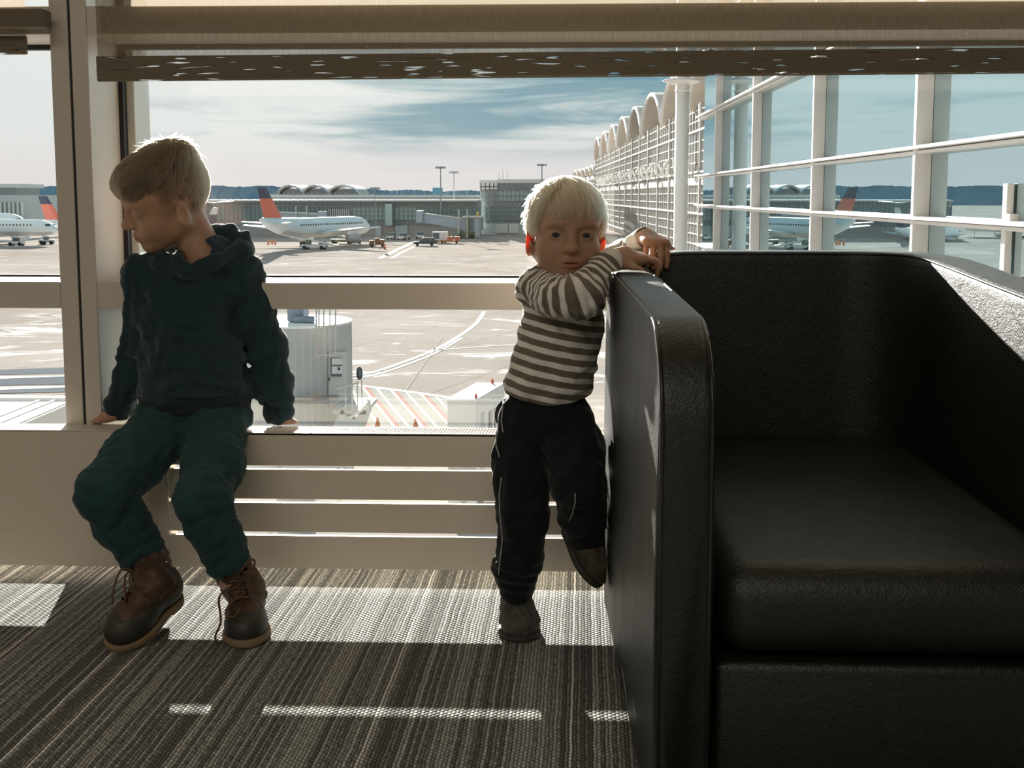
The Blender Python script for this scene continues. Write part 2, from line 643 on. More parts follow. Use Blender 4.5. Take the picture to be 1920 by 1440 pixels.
a_, b_ = P(184, 153, YF - 0.016), P(1900, 138, YF - 0.016)
sl = (b_.z - a_.z) / (b_.x - a_.x)
blind(a_.x, XR - 0.01, a_.z, a_.z + sl * (XR - 0.01 - a_.x), 0.049, 'wide beige screen blind let partly down over the big window')
c_ = P(50, 102, YF - 0.016)
blind(-4.2, c_.x, c_.z, c_.z, 0.036, 'beige screen blind with a boxed edge at the narrow window slice')
# the loose roller case on the narrow blind
k0, k1 = P(80, 15, YF - 0.07), P(80, 50, YF - 0.07)
rc = MB().box((-4.2, YF - 0.07, k1.z), (k0.x, YF - 0.028, k0.z)).build('blind_case', M_hemback, bevel=0.004)
tag(rc, 'dark beige case across the top of the narrow window slice', 'blind case', kind='structure')

# ---- slatted panel radiator in front of the glass
M_rad = PM('radiator_enamel', (0.70, 0.62, 0.52), 0.42, spec=0.4, bump=(700, 0.04, 0.0004))
M_radtop = PM('radiator_top_enamel', (0.70, 0.66, 0.60), 0.35)
xs = P(315, 900, YR).x
rad = empty('radiator', (0, YR + 0.03, 0.06), 'long low beige slatted radiator under the window on which the boy sits', 'radiator')
ys = [815, 880, 943, 1005, 1070]
zz = [P(900, y, YR).z for y in ys]
for i in range(4):
    zt = zz[i] - (0.0 if i == 0 else 0.0040)
    zb = zz[i + 1] + (0.0040 if i < 3 else 0)
    MB().box((xs, YR, zb), (XR, YR + 0.010, zt)).build('slat', M_rad, rad, bevel=0.001)
gr = MB()
gr.box((xs, YR, zz[0] - 0.004), (XR, YR + 0.006, zz[0] + 0.001))
gr.box((xs, YF - 0.006, zz[0] - 0.004), (XR, YF, zz[0] + 0.001))
x = xs
while x < XR:
    gr.obox((x, YR + 0.006, zz[0] - 0.012), (0.0022, 0, 0), (0.004, YF - YR - 0.012, 0), (0, 0, 0.0128))
    x += 0.0062
gr.build('top_grille', M_radtop, rad)
for x in (P(404, 900, YR).x, P(985, 900, YR).x, 0.6, 1.4, XR - 0.06):
    MB().box((x, YR + 0.010, zz[3] + 0.02), (x + 0.02, YR + 0.024, zz[0] - 0.012)).build('bracket', M_rad, rad)
# solid cover at the left end
cv = MB().box((-4.3, YR, 0.06), (xs - 0.002, YF, zz[0]))
cv.build('end_cover', M_rad, rad, bevel=0.003)
for i in (1, 2, 3):
    MB().box((-4.3, YR - 0.0006, zz[i] - 0.0012), (xs - 0.03, YR + 0.001, zz[i] + 0.0004)).build('seam', M_radtop, rad)
tp = MB().box((-4.3, YR - 0.001, zz[0] + 0.0005), (xs - 0.002, YF, zz[0] + 0.003))
tp.build('top_cap', M_radtop, rad)
for x in (-2.6, 2.1):
    MB().box((x, YF - 0.03, 0), (x + 0.02, YF - 0.002, 0.075)).build('foot', M_rad, rad)

# ---- black leather armchair
def leather(name, wr=1.0):
    m, t, out = new_mat(name)
    b = t.nodes.new('ShaderNodeBsdfPrincipled')
    b.inputs['Base Color'].default_value = (0.0065, 0.0078, 0.0045, 1)
    b.inputs['Roughness'].default_value = 0.36
    b.inputs['Specular IOR Level'].default_value = 0.52
    c = t.nodes.new('ShaderNodeTexCoord')
    v = NN(t, 'ShaderNodeTexVoronoi', i_Scale=420.0)
    t.links.new(c.outputs['Object'], v.inputs['Vector'])
    n = NN(t, 'ShaderNodeTexNoise', i_Scale=95.0, i_Detail=5.0, i_Roughness=0.6, i_Distortion=0.8)
    t.links.new(c.outputs['Object'], n.inputs['Vector'])
    n3 = NN(t, 'ShaderNodeTexNoise', i_Scale=11.0, i_Detail=3.0, i_Distortion=0.6)
    t.links.new(c.outputs['Object'], n3.inputs['Vector'])
    h = math_(t, 'ADD', math_(t, 'MULTIPLY', v.outputs['Distance'], 0.35), math_(t, 'MULTIPLY', n.outputs['Fac'], 0.9))
    h = math_(t, 'ADD', h, math_(t, 'MULTIPLY', n3.outputs['Fac'], 1.6 * wr))
    bp = NN(t, 'ShaderNodeBump', i_Strength=0.5, i_Distance=0.0026)
    t.links.new(h, bp.inputs['Height'])
    t.links.new(bp.outputs['Normal'], b.inputs['Normal'])
    rr = math_(t, 'ADD', 0.36, math_(t, 'MULTIPLY', n3.outputs['Fac'], 0.16))
    t.links.new(rr, b.inputs['Roughness'])
    t.links.new(b.outputs[0], out.inputs['Surface'])
    return m


M_leather = leather('black_leather')
chair = empty('armchair', (0.40, 1.82, 0), 'black leather tub armchair with thin high arms in front of the window', 'armchair')
TH = 0.074


def path_xy():
    """centre line of the shell from the left arm's front round the back to the right arm's front"""
    pts = []
    xl, xr_, yb, yf = 0.0965 + TH / 2, 0.660 + TH / 2, 2.285 - TH / 2, 1.36
    r1, r2 = 0.05, 0.17
    # front rounding of the left arm is dense
    for s_ in (0, .002, .006, .012, .02, .03, .042, .056, .072, .09, .11, .13, .2, .3, .4, .5, .6, .7, .8):
        pts.append((xl + 0.0235 * (0.92 - s_), yf + s_))
    for k in range(0, 9):
        a = math.pi - k * math.pi / 16
        pts.append((xl + r1 + r1 * math.cos(a), yb - r1 + r1 * math.sin(a)))
    for k in range(1, 12):
        pts.append((xl + r1 + (xr_ - r2 - xl - r1) * k / 12, yb))
    for k in range(0, 13):
        a = math.pi / 2 - k * math.pi / 24
        pts.append((xr_ - r2 + r2 * math.cos(a), yb - r2 + r2 * math.sin(a)))
    for s_ in (.66, .55, .45, .35, .25, .15, .09, .072, .056, .042, .03, .02, .012, .006, .002, 0):
        pts.append((xr_ + 0.0235 * (0.8 - s_), yf + s_))
    return pts


pp = path_xy()
rings = []
inner_pipe, outer_pipe = [], []
L = [0.0]
for i in range(1, len(pp)):
    L.append(L[-1] + math.hypot(pp[i][0] - pp[i - 1][0], pp[i][1] - pp[i - 1][1]))
LT = L[-1]
for i, (x, y) in enumerate(pp):
    a = pp[max(i - 1, 0)]
    c = pp[min(i + 1, len(pp) - 1)]
    t = Vector((c[0] - a[0], c[1] - a[1], 0)).normalized()
    nrm = Vector((t.y, -t.x, 0))          # to the inside of the chair
    s_ = L[i]
    se = min(s_, LT - s_)
    arm_h = 0.668 + 0.020 * min(1, s_ / 0.9)
    bk = 1 / (1 + math.exp(-(s_ - 0.90) / 0.02))
    top = arm_h * (1 - bk) + 0.716 * bk if s_ < LT / 2 else 0.716 - 0.040 * min(1, max(0, s_ - 1.42) / 0.5)
    rf = 0.125
    if se < rf:
        top = top - rf + math.sqrt(max(0, rf * rf - (rf - se) ** 2))
    wb = TH / 2 - 0.0055 * (1 - min(1, se / 0.6))
    w = wb
    if se < 0.012:
        w = wb - 0.012 + math.sqrt(max(0, 0.012 ** 2 - (0.012 - se) ** 2))
    c0 = Vector((x, y, 0))
    bul = 0.004
    ring = []
    er = 0.011
    zs_ = [0.03, 0.04] + [0.03 + (top - 0.05) * k / 7 for k in range(1, 8)]
    for z in zs_:
        ring.append(c0 - nrm * (w + bul * math.sin(math.pi * min(1, z / top)) - (0.006 if z < 0.035 else 0)) + Vector((0, 0, z)))
    for k in range(5):
        an = k * math.pi / 8
        ring.append(c0 - nrm * (w - er + er * math.cos(an)) + Vector((0, 0, top - er + er * math.sin(an))))
    for k in range(4, -1, -1):
        an = k * math.pi / 8
        ring.append(c0 + nrm * (w - er + er * math.cos(an)) + Vector((0, 0, top - er + er * math.sin(an))))
    for z in reversed(zs_):
        ring.append(c0 + nrm * (w + bul * math.sin(math.pi * min(1, z / top)) - (0.006 if z < 0.035 else 0)) + Vector((0, 0, z)))
    rings.append(ring)
    wp = wb - 0.002
    fr = Vector((0, 0.003 if se < 0.004 else 0.0, 0))
    if i == 0:
        for z in (0.05, 0.3, 0.5):
            outer_pipe.append(c0 - nrm * wp + fr + Vector((0, 0, z)))
            inner_pipe.append(c0 + nrm * wp + fr + Vector((0, 0, z)))
    outer_pipe.append(c0 - nrm * wp + fr + Vector((0, 0, top - 0.004)))
    inner_pipe.append(c0 + nrm * wp + fr + Vector((0, 0, top - 0.004)))
    if i == len(pp) - 1:
        for z in (0.5, 0.3, 0.05):
            outer_pipe.append(c0 - nrm * wp + fr + Vector((0, 0, z)))
            inner_pipe.append(c0 + nrm * wp + fr + Vector((0, 0, z)))
sh = MB().loft(rings).build('shell', M_leather, chair, smooth=True)
M_pipe = PM('leather_piping', (0.012, 0.013, 0.010), 0.35)
for pl in (outer_pipe, inner_pipe):
    MB().tube(pl, 0.0028, 6).build('piping', M_pipe, chair, smooth=True)


def rounded_box(lo, hi, r, seg=5):
    bm = bmesh.new()
    bmesh.ops.create_cube(bm, size=1)
    for v in bm.verts:
        v.co = Vector([lo[k] + (v.co[k] + 0.5) * (hi[k] - lo[k]) for k in range(3)])
    bmesh.ops.bevel(bm, geom=bm.edges[:], offset=r, segments=seg, profile=0.5, affect='EDGES')
    V = [v.co.copy() for v in bm.verts]
    Fc = [[v.index for v in f.verts] for f in bm.faces]
    bm.free()
    return V, Fc


xi0, xi1 = 0.1005 + TH + 0.022, 0.660 - 0.002
V, Fc = rounded_box((xi0, 1.385, 0.255), (xi1, 2.195, 0.372), 0.045, 6)
link_mesh('seat_cushion', V, Fc, M_leather, chair, True)
V, Fc = rounded_box((xi0, 1.395, 0.04), (xi1, 2.19, 0.25), 0.012, 3)
link_mesh('seat_base', V, Fc, M_leather, chair, True)
M_foot = PM('chair_foot', (0.01, 0.01, 0.01), 0.5)
for fx in (0.145, 0.70):
    for fy in (1.45, 2.2):
        MB().cyl((fx, fy, 0), (fx, fy, 0.045), 0.018, 0.022, 12).build('foot', M_foot, chair, smooth=True)
# ================================================================== outside
ZG = CAM_H - 11.5          # the apron lies far below the lounge floor


def PG(x, y, z=None):
    return PZ(x, y, (ZG if z is None else z))


def apron_mat():
    m, t, out = new_mat('apron_concrete')
    b = t.nodes.new('ShaderNodeBsdfDiffuse')
    c = t.nodes.new('ShaderNodeTexCoord')
    n = NN(t, 'ShaderNodeTexNoise', i_Scale=0.05, i_Detail=6.0, i_Roughness=0.6)
    mp = NN(t, 'ShaderNodeMapping')
    mp.inputs['Scale'].default_value = (1.0, 0.7, 1.0)
    t.links.new(c.outputs['Object'], mp.inputs['Vector'])
    t.links.new(mp.outputs[0], n.inputs['Vector'])
    r = ramp(t, [(0.3, (0.32, 0.285, 0.262)), (0.55, (0.375, 0.338, 0.312)), (0.75, (0.43, 0.392, 0.364))])
    t.links.new(n.outputs['Fac'], r.inputs['Fac'])
    # patches of old snow and bleached repairs
    n2 = NN(t, 'ShaderNodeTexNoise', i_Scale=0.26, i_Detail=7.0, i_Roughness=0.68, i_Distortion=1.2)
    mp2 = NN(t, 'ShaderNodeMapping')
    mp2.inputs['Scale'].default_value = (0.42, 0.85, 1.0)
    t.links.new(c.outputs['Object'], mp2.inputs['Vector'])
    t.links.new(mp2.outputs[0], n2.inputs['Vector'])
    r2 = ramp(t, [(0.55, (0, 0, 0)), (0.61, (0.8, 0.8, 0.8))])
    t.links.new(n2.outputs['Fac'], r2.inputs['Fac'])
    sp = t.nodes.new('ShaderNodeSeparateXYZ')
    t.links.new(c.outputs['Object'], sp.inputs[0])
    # the snow lies in a belt between 55 and 110 m out
    belt = ramp(t, [(0.0, (0, 0, 0)), (0.24, (0, 0, 0)), (0.29, (1, 1, 1)), (0.47, (1, 1, 1)), (0.56, (0.25, 0.25, 0.25)), (1.0, (0.4, 0.4, 0.4))])
    t.links.new(math_(t, 'DIVIDE', sp.outputs['Y'], 220.0), belt.inputs['Fac'])
    fac = math_(t, 'MULTIPLY', r2.outputs['Color'], belt.outputs['Color'])
    col = mixrgb(t, fac, r.outputs['Color'], (0.74, 0.73, 0.72))
    # slab joints
    bk = t.nodes.new('ShaderNodeTexBrick')
    bk.offset = 0.0
    bk.inputs['Scale'].default_value = 1.0
    bk.inputs['Brick Width'].default_value = 7.5
    bk.inputs['Row Height'].default_value = 7.5
    bk.inputs['Mortar Size'].default_value = 0.07
    bk.inputs['Color1'].default_value = (1, 1, 1, 1)
    bk.inputs['Color2'].default_value = (0.93, 0.93, 0.93, 1)
    bk.inputs['Mortar'].default_value = (0.72, 0.7, 0.68, 1)
    mp3 = NN(t, 'ShaderNodeMapping')
    mp3.inputs['Rotation'].default_value = (0, 0, 0.35)
    t.links.new(c.outputs['Object'], mp3.inputs['Vector'])
    t.links.new(mp3.outputs[0], bk.inputs['Vector'])
    col = mixrgb(t, 1.0, col, bk.outputs['Color'], 'MULTIPLY')
    t.links.new(col, b.inputs['Color'])
    t.links.new(b.outputs[0], out.inputs['Surface'])
    return m




def paint(name, col):
    m, t, out = new_mat(name)
    d = t.nodes.new('ShaderNodeBsdfDiffuse')
    c = t.nodes.new('ShaderNodeTexCoord')
    n = NN(t, 'ShaderNodeTexNoise', i_Scale=1.5, i_Detail=4.0)
    t.links.new(c.outputs['Object'], n.inputs['Vector'])
    t.links.new(mixrgb(t, n.outputs['Fac'], tuple(x * .88 for x in col), tuple(min(1, x * 1.08) for x in col)), d.inputs['Color'])
    t.links.new(d.outputs[0], out.inputs['Surface'])
    return m


M_apron = apron_mat()
o = MB().box((-1200, 2.8, ZG - 1), (1200, 1600, ZG)).build('ground', M_apron)
tag(o, 'pale concrete apron with patches of old snow far below the windows', 'apron', kind='structure')

M_lw = paint('line_white', (0.74, 0.72, 0.70))
M_lr = paint('line_red', (0.43, 0.275, 0.25))
M_lb = paint('line_slate', (0.16, 0.175, 0.20))
M_lg = paint('line_grey', (0.37, 0.365, 0.34))


def strip(pts, w, m, name='ground_marking', label=None):
    """painted line on the apron through ground points"""
    V, Fc = [], []
    pts = [Vector(p) for p in pts]
    for i, p in enumerate(pts):
        t = (pts[min(i + 1, len(pts) - 1)] - pts[max(i - 1, 0)]).normalized()
        n = Vector((-t.y, t.x, 0)) * w / 2
        V += [(p - n) + Vector((0, 0, 0.02)), (p + n) + Vector((0, 0, 0.02))]
    for i in range(len(pts) - 1):
        Fc.append((2 * i, 2 * i + 2, 2 * i + 3, 2 * i + 1))
    o = link_mesh(name, V, Fc, m)
    return tag(o, label, 'painted line', kind='structure')


def curve_pts(px):
    g = [PG(x, y) for x, y in px]
    out = []
    for i in range(len(g) - 1):
        p0 = g[max(i - 1, 0)]; p1 = g[i]; p2 = g[i + 1]; p3 = g[min(i + 2, len(g) - 1)]
        for k in range(8):
            s = k / 8
            out.append(0.5 * ((2 * p1) + (p2 - p0) * s + (2 * p0 - 5 * p1 + 4 * p2 - p3) * s * s + (3 * p1 - p0 - 3 * p2 + p3) * s ** 3))
    out.append(g[-1])
    return out


strip(curve_pts([(655, 706), (700, 698), (760, 678), (815, 656), (860, 631), (893, 606), (908, 584)]), 0.42, M_lw, label='white taxi line curving up the apron to the toddler')
strip(curve_pts([(655, 712), (705, 703), (765, 683), (820, 660), (866, 634)]), 0.30, M_lw, label='thinner white line beside the curving taxi line')
strip(curve_pts([(820, 657), (880, 652), (960, 647), (1130, 640)]), 0.35, M_lw, label='white line running level across the apron behind the toddler')
strip(curve_pts([(757, 738), (790, 690), (830, 632)]), 0.12, M_lg, label='thin dark seam crossing the taxi line')
strip(curve_pts([(712, 485), (745, 468), (780, 452)]), 1.1, M_lw, label='white line leading to the dark van')
strip(curve_pts([(735, 484), (760, 470), (790, 457)]), 0.8, M_lw, label='second white line leading to the dark van')
strip(curve_pts([(560, 478), (640, 468), (700, 472), (732, 480)]), 0.9, M_lg, label='grey hose line curving over the apron behind the red tailed jet')
strip(curve_pts([(380, 500), (560, 487), (800, 484), (985, 486)]), 0.5, M_lw, label='long white line across the apron in front of the red tailed jet')
# red and white hatched zone
hz0 = [(672, 724), (762, 735), (845, 746)]
hat = empty('ground_hatching', PG(760, 770), 'red and white hatched no parking zone on the apron', 'hatched zone', kind='structure')


def flat_poly(px, m, parent, name, dz):
    V = [PG(x, y) + Vector((0, 0, dz)) for x, y in px]
    return link_mesh(name, V, [tuple(range(len(V)))], m, parent)


flat_poly([(668, 723), (848, 746), (848, 830), (660, 830)], M_lg, hat, 'field', 0.010)
strip(curve_pts([(664, 722), (760, 734), (850, 747)]), 0.5, M_lw, label='white border line of the hatched zone')
for i in range(-2, 7):
    x0 = 676 + i * 27.5
    y0 = 724 + (x0 - 668) * 0.128
    dx = 76
    if y0 < 720: y0 = 724
    red = i % 2 == 0
    for (q0, q1, m, nm) in ((0, 6, M_lw, 'white_stripe'), (6, 15, M_lr if red else M_lg, 'red_stripe' if red else 'grey_stripe')):
        a = [(x0 + q0, y0 + q0 * .128), (x0 + q1, y0 + q1 * .128), (x0 + q1 + dx + 14, 838), (x0 + q0 + dx + 14, 838)]
        flat_poly(a, m, hat, nm, 0.02 if q0 == 0 else 0.022)
# slate and white bars beyond the narrow window
hb = empty('ground_hatching', PG(60, 720), 'slate and white barred zone on the apron beyond the narrow window', 'barred zone', kind='structure')
for i, (ya, yb, m) in enumerate(((694, 704, M_lb), (704, 711, M_lw), (711, 724, M_lb), (724, 732, M_lw), (732, 739, M_lb))):
    k = -0.06 if i % 2 else 0.02
    flat_poly([(-90, ya + 3), (150, ya - 6 + 6 * (i % 2)), (150, yb - 4 + 7 * (i % 2)), (-90, yb + 1)], m, hb, 'bar', 0.012 + 0.004 * i)

# ------------------------------------------------------------------ wooded hills
M_hill = PM('hazy_winter_woods', (0.17, 0.28, 0.36), 1.0, spec=0.0, var=(0.02, 0.12))  # distance haze is put into the bluish colour of both woods
M_hill2 = PM('hazy_near_woods', (0.16, 0.25, 0.32), 1.0, spec=0.0, var=(0.05, 0.2))


def ridge(name, Y, top, m, label, x0, x1, seed, rough):
    """a wooded rise whose crest runs across the view; top(x pixel) gives its height in the picture frame"""
    rnd = random.Random(seed)
    n = 400
    V, Fc = [], []
    for i in range(n + 1):
        px_ = x0 + (x1 - x0) * i / n
        g = P(px_, top(px_), Y)
        j = rough * (rnd.random() - 0.5) + rough * 0.8 * math.sin(i * 0.31 + seed)
        V += [(g.x, Y - 60, ZG), (g.x, Y - 20, g.z * 0.72 + ZG * 0.28 + j), (g.x, Y, g.z + j), (g.x, Y + 200, ZG)]
    for i in range(n):
        a = 4 * i
        for k in range(3):
            Fc.append((a + k, a + 4 + k, a + 5 + k, a + k + 1))
    return tag(link_mesh(name, V, Fc, m, smooth=False), label, 'wooded hill', kind='structure')


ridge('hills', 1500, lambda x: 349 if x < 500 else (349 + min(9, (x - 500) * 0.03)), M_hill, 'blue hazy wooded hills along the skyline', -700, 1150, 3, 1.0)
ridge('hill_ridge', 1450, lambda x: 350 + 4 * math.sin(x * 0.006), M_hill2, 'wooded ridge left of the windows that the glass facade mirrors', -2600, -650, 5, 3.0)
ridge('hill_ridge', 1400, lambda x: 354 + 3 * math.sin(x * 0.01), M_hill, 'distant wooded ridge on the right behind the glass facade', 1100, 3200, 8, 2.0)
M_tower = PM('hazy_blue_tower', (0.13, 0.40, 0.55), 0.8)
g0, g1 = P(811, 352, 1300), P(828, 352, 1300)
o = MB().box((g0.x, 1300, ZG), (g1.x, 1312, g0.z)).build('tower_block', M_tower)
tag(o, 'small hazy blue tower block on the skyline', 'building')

# ------------------------------------------------------------------ the glass facade at the right
M_fwhite = PM('facade_white_metal', (0.80, 0.78, 0.75), 0.35, spec=0.5)
M_fglass = None


def mirror_glass():
    m, t, out = new_mat('reflective_facade_glass')
    g = t.nodes.new('ShaderNodeBsdfGlossy')
    g.inputs['Color'].default_value = (0.60, 0.78, 0.84, 1)
    g.inputs['Roughness'].default_value = 0.0
    d = t.nodes.new('ShaderNodeBsdfDiffuse')
    d.inputs['Color'].default_value = (0.05, 0.09, 0.09, 1)
    mx = t.nodes.new('ShaderNodeMixShader')
    mx.inputs[0].default_value = 0.14
    t.links.new(g.outputs[0], mx.inputs[1])
    t.links.new(d.outputs[0], mx.inputs[2])
    t.links.new(mx.outputs[0], out.inputs['Surface'])
    return m


M_mirror = mirror_glass()
M_teal = PM('facade_teal_return', (0.36, 0.48, 0.46), 0.4)
U = Vector((-0.0105, 1.0, 0)).normalized()     # along the facade, away from the room
Wn = Vector((-U.y, U.x, 0)) * 1.0              # out of the facade, towards the left
Wn = Vector((-1.0, -0.0105, 0)).normalized()
XF = 2.44


def fac(s, o_=0.0, z=0.0):
    return Vector((XF, 0, 0)) + U * s + Wn * o_ + Vector((0, 0, z))


facade = empty('window_3', fac(4, 0, 0), 'white framed reflective glass facade at the right that mirrors the apron', 'glass facade', kind='structure')
S0, S1 = 2.9, 18.2
ZB, ZT = -2.6, 4.6
MB().obox(fac(S0, -0.02, ZB), U * (S1 - S0), Wn * 0.02, (0, 0, ZT - ZB)).build('pane', M_mirror, facade)
MS = [4.6, 7.55, 10.4, 13.4, 16.3]
for s_ in MS:
    b = MB()
    b.obox(fac(s_, 0.0, ZB), U * 0.05, Wn * 0.105, (0, 0, ZT - ZB))
    b.obox(fac(s_ + 0.06, 0.0, ZB), U * 0.035, Wn * 0.05, (0, 0, ZT - ZB))
    b.build('mullion', M_fwhite, facade, bevel=0.004)
    MB().obox(fac(s_ + 0.05, 0.0, ZB), U * 0.012, Wn * 0.085, (0, 0, ZT - ZB)).build('gasket', M_gasket, facade)
for zr in (-1.9, -1.2, 0.07, CAM_H - 0.065 * 2.4, CAM_H + 0.118 * 2.4, CAM_H + 0.485 * 2.4, 3.1, 4.2):
    b = MB()
    b.obox(fac(S0, 0.0, zr - 0.022), U * (S1 - S0), Wn * 0.09, (0, 0, 0.022))
    b.obox(fac(S0, 0.0, zr + 0.006), U * (S1 - S0), Wn * 0.14, (0, 0, 0.020))
    b.build('transom', M_fwhite, facade, bevel=0.003)
MB().obox(fac(S0, -0.5, ZB), U * (S1 - S0), Wn * 0.47, (0, 0, ZT - ZB)).build('building_core', M_teal, facade)

# slim frame post in front of the facade at the right edge of the view
pst = empty('frame_post', P(1897, 600, 6.2), 'short white frame post with cross rail beside the glass facade at far right', 'frame post')
a0, a1 = P(1889, 344, 6.2), P(1903, 344, 6.2)
MB().box((a0.x, 6.2, -0.9), (a1.x, 6.26, a0.z)).build('post', M_fwhite, pst, bevel=0.004)
for yy in (408, 545):
    a0 = P(1886, yy, 6.2)
    MB().box((a0.x, 6.15, a0.z - 0.02), (XF - 0.02, 6.23, a0.z + 0.02)).build('cross_rail', M_fwhite, pst, bevel=0.004)
a0 = P(1889, 344, 6.2)
MB().box((a1.x, 6.22, -0.9), (XF - 0.03, 6.235, a0.z - 0.01)).build('glass_panel', M_mirror, pst)

# white column with a disc capital
cb = P(1277, 367, 17.4)
colm = empty('canopy_column', (cb.x, 17.4, ZG), 'tall round white column with a disc capital beside the glass facade', 'column')
MB().cyl((cb.x, 17.4, ZG), (cb.x, 17.4, 4.0), 0.108, 0.098, 24).build('shaft', M_fwhite, colm, smooth=True)
dz = P(1277, 155, 17.4).z
MB().lathe([(0.0, dz - 0.03), (0.13, dz - 0.03), (0.24, dz), (0.30, dz + 0.03), (0.24, dz + 0.05), (0.0, dz + 0.06)], (cb.x, 17.4, 0), 32).build('disc_capital', M_fwhite, colm, smooth=True)
MB().lathe([(0.10, dz - 0.14), (0.115, dz - 0.14), (0.115, dz - 0.11), (0.10, dz - 0.11)], (cb.x, 17.4, 0), 24).build('collar', M_fwhite, colm, smooth=True)
for k in range(4):
    an = k * math.pi / 2 + 0.5
    MB().bar((cb.x, 17.4, dz + 0.05), (cb.x + 0.9 * math.cos(an), 17.4 + 0.9 * math.sin(an), dz + 0.9), 0.05).build('strut', M_fwhite, colm)

# ------------------------------------------------------------------ terminal with the row of vaults
UB = Vector((-0.0259, 1.0, 0)).normalized()
WB = Vector((-1.0, -0.0259, 0)).normalized()
XB = 29.0
M_vault = PM('vault_concrete', (0.66, 0.58, 0.50), 0.8, var=(0.2, 0.06))
M_vaulttop = PM('vault_roofing', (0.74, 0.72, 0.70), 0.6)
M_bars = PM('curtain_wall_bars', (0.50, 0.48, 0.455), 0.5)
M_tglass = PM('terminal_glass_dark', (0.19, 0.20, 0.20), 0.15, spec=0.6)
M_tclear = glass_mat('terminal_glass_clear', (0.86, 0.87, 0.86), 0.12)


def bt(s, o_, z):
    return Vector((XB, 0, 0)) + UB * s + WB * o_ + Vector((0, 0, z))


term = empty('terminal', bt(340, 0, ZG), 'long glass terminal with a row of pointed vaults on its roof', 'terminal building')
S_valley = [175, 206, 247, 289, 326, 366, 405, 446, 487]
ZS = CAM_H + 15.2
SA, SE = 175.0, 487.0
zmid = CAM_H + 3.0
MB().obox(bt(SA, -0.6, ZG), UB * (SE - SA), WB * 0.4, (0, 0, zmid - ZG)).build('lower_glazing', M_tglass, term)
MB().obox(bt(SA, -0.45, zmid), UB * (SE - SA), WB * 0.1, (0, 0, ZS - zmid)).build('upper_glazing', M_tclear, term)
b = MB()
s = SA
k = 0
while s <= SE:
    w = 0.40 if k % 6 == 0 else 0.17
    b.obox(bt(s, 0, ZG), UB * w, WB * (0.5 if k % 6 == 0 else 0.25), (0, 0, ZS - ZG))
    s += 3.45
    k += 1
b.build('vertical_bars', M_bars, term)
b = MB()
z = ZG + 1.5
k = 0
while z < ZS:
    w = 0.34 if k % 4 == 0 else 0.16
    b.obox(bt(SA, 0, z), UB * (SE - SA), WB * (0.45 if k % 4 == 0 else 0.25), (0, 0, w))
    z += 1.72
    k += 1
b.build('horizontal_bars', M_bars, term)
MB().obox(bt(SA, -0.7, zmid - 1.2), UB * (SE - SA), WB * 0.9, (0, 0, 1.2)).build('floor_band', M_vaulttop, term)
for s in S_valley[1:-1]:
    MB().cyl(bt(s, -1.0, ZG), bt(s, -1.0, ZS), 0.6, n=10).build('column', M_bars, term)


def vault(parent, s0, s1, z0, rise, depth, over, th, bfun, m, mt):
    """thin pointed barrel vault between two valleys"""
    n = 18
    prof = []
    for k in range(n + 1):
        u = k / n
        h = rise * (1 - abs(2 * u - 1) ** 2.1) ** 0.78
        prof.append((s0 + (s1 - s0) * u, z0 + h))
    a = [bfun(s, over, z) for s, z in prof] + [bfun(s, over, z + th) for s, z in reversed(prof)]
    c = [bfun(s, over - depth, z) for s, z in prof] + [bfun(s, over - depth, z + th) for s, z in reversed(prof)]
    MB().loft([a, c]).build('roof_vault', m, parent)
    # fascia rib on the outer edge
    r = MB().tube([bfun(s, over + 0.1, z + th * 0.5) for s, z in prof], th * 0.55, 6)
    r.build('vault_rim', mt, parent)


for i in range(len(S_valley) - 1):
    vault(term, S_valley[i], S_valley[i + 1], ZS - 0.6, 7.4, 14, 0.9, 0.8, bt, M_vault, M_vaulttop)
# small lens-shaped canopies half way up the wall
for i in range(10):
    s = 205 + i * 29
    MB().tube([bt(s + 2.5 * math.cos(a), 2.2 + 1.2 * math.sin(a), CAM_H + 5.2 + 1.4 * math.sin(2 * a)) for a in [k * math.pi / 8 for k in range(17)]], 0.28, 5).build('canopy_hoop', M_fwhite, term)

# farther wing with small vaults
far = empty('terminal_wing', (0, 640, ZG), 'far wing of the terminal with a row of tiny pale vaults', 'terminal building')
fx = [1082, 1090, 1098, 1106, 1114, 1122]


def bf(s, o_, z):
    g = P(s, 367, 640 - (s - 1082) * 3.0)
    return Vector((g.x - o_, g.y, z))


zf = P(1100, 333, 600).z
MB().prism([bf(1080, 0, ZG), bf(1126, 0, ZG), bf(1126, -30, ZG), bf(1080, -30, ZG)], (0, 0, zf - ZG)).build('block', M_bars, far)
for i in range(len(fx) - 1):
    vault(far, fx[i], fx[i + 1], zf, 3.6, 18, 2, 0.8, bf, M_vault, M_vaulttop)

# ------------------------------------------------------------------ centre block and long concourse
M_cgrey = PM('concourse_panel', (0.52, 0.56, 0.565), 0.5, var=(0.15, 0.05))
M_cteal = PM('concourse_glass', (0.24, 0.36, 0.37), 0.3, spec=0.6)
M_cdark = PM('concourse_dark_grey', (0.28, 0.31, 0.31), 0.6)  # plain dark grey for grids, openings, posts and stairs
M_cgreen = PM('concourse_green_glass', (0.42, 0.56, 0.53), 0.3, spec=0.6)
M_cpale = PM('concourse_pale_band', (0.72, 0.69, 0.65), 0.6)
M_clower = PM('ramp_wall', (0.42, 0.385, 0.35), 0.8)


def fb_box(xa, ya, xb, yb, Y, dy, m, name, parent, dz=0.0):
    """box on the plane at depth Y between two picture corners"""
    p, q = P(xa, ya, Y), P(xb, yb, Y)
    return MB().box((min(p.x, q.x), Y - dz, min(p.z, q.z)), (max(p.x, q.x), Y + dy, max(p.z, q.z))).build(name, m, parent)


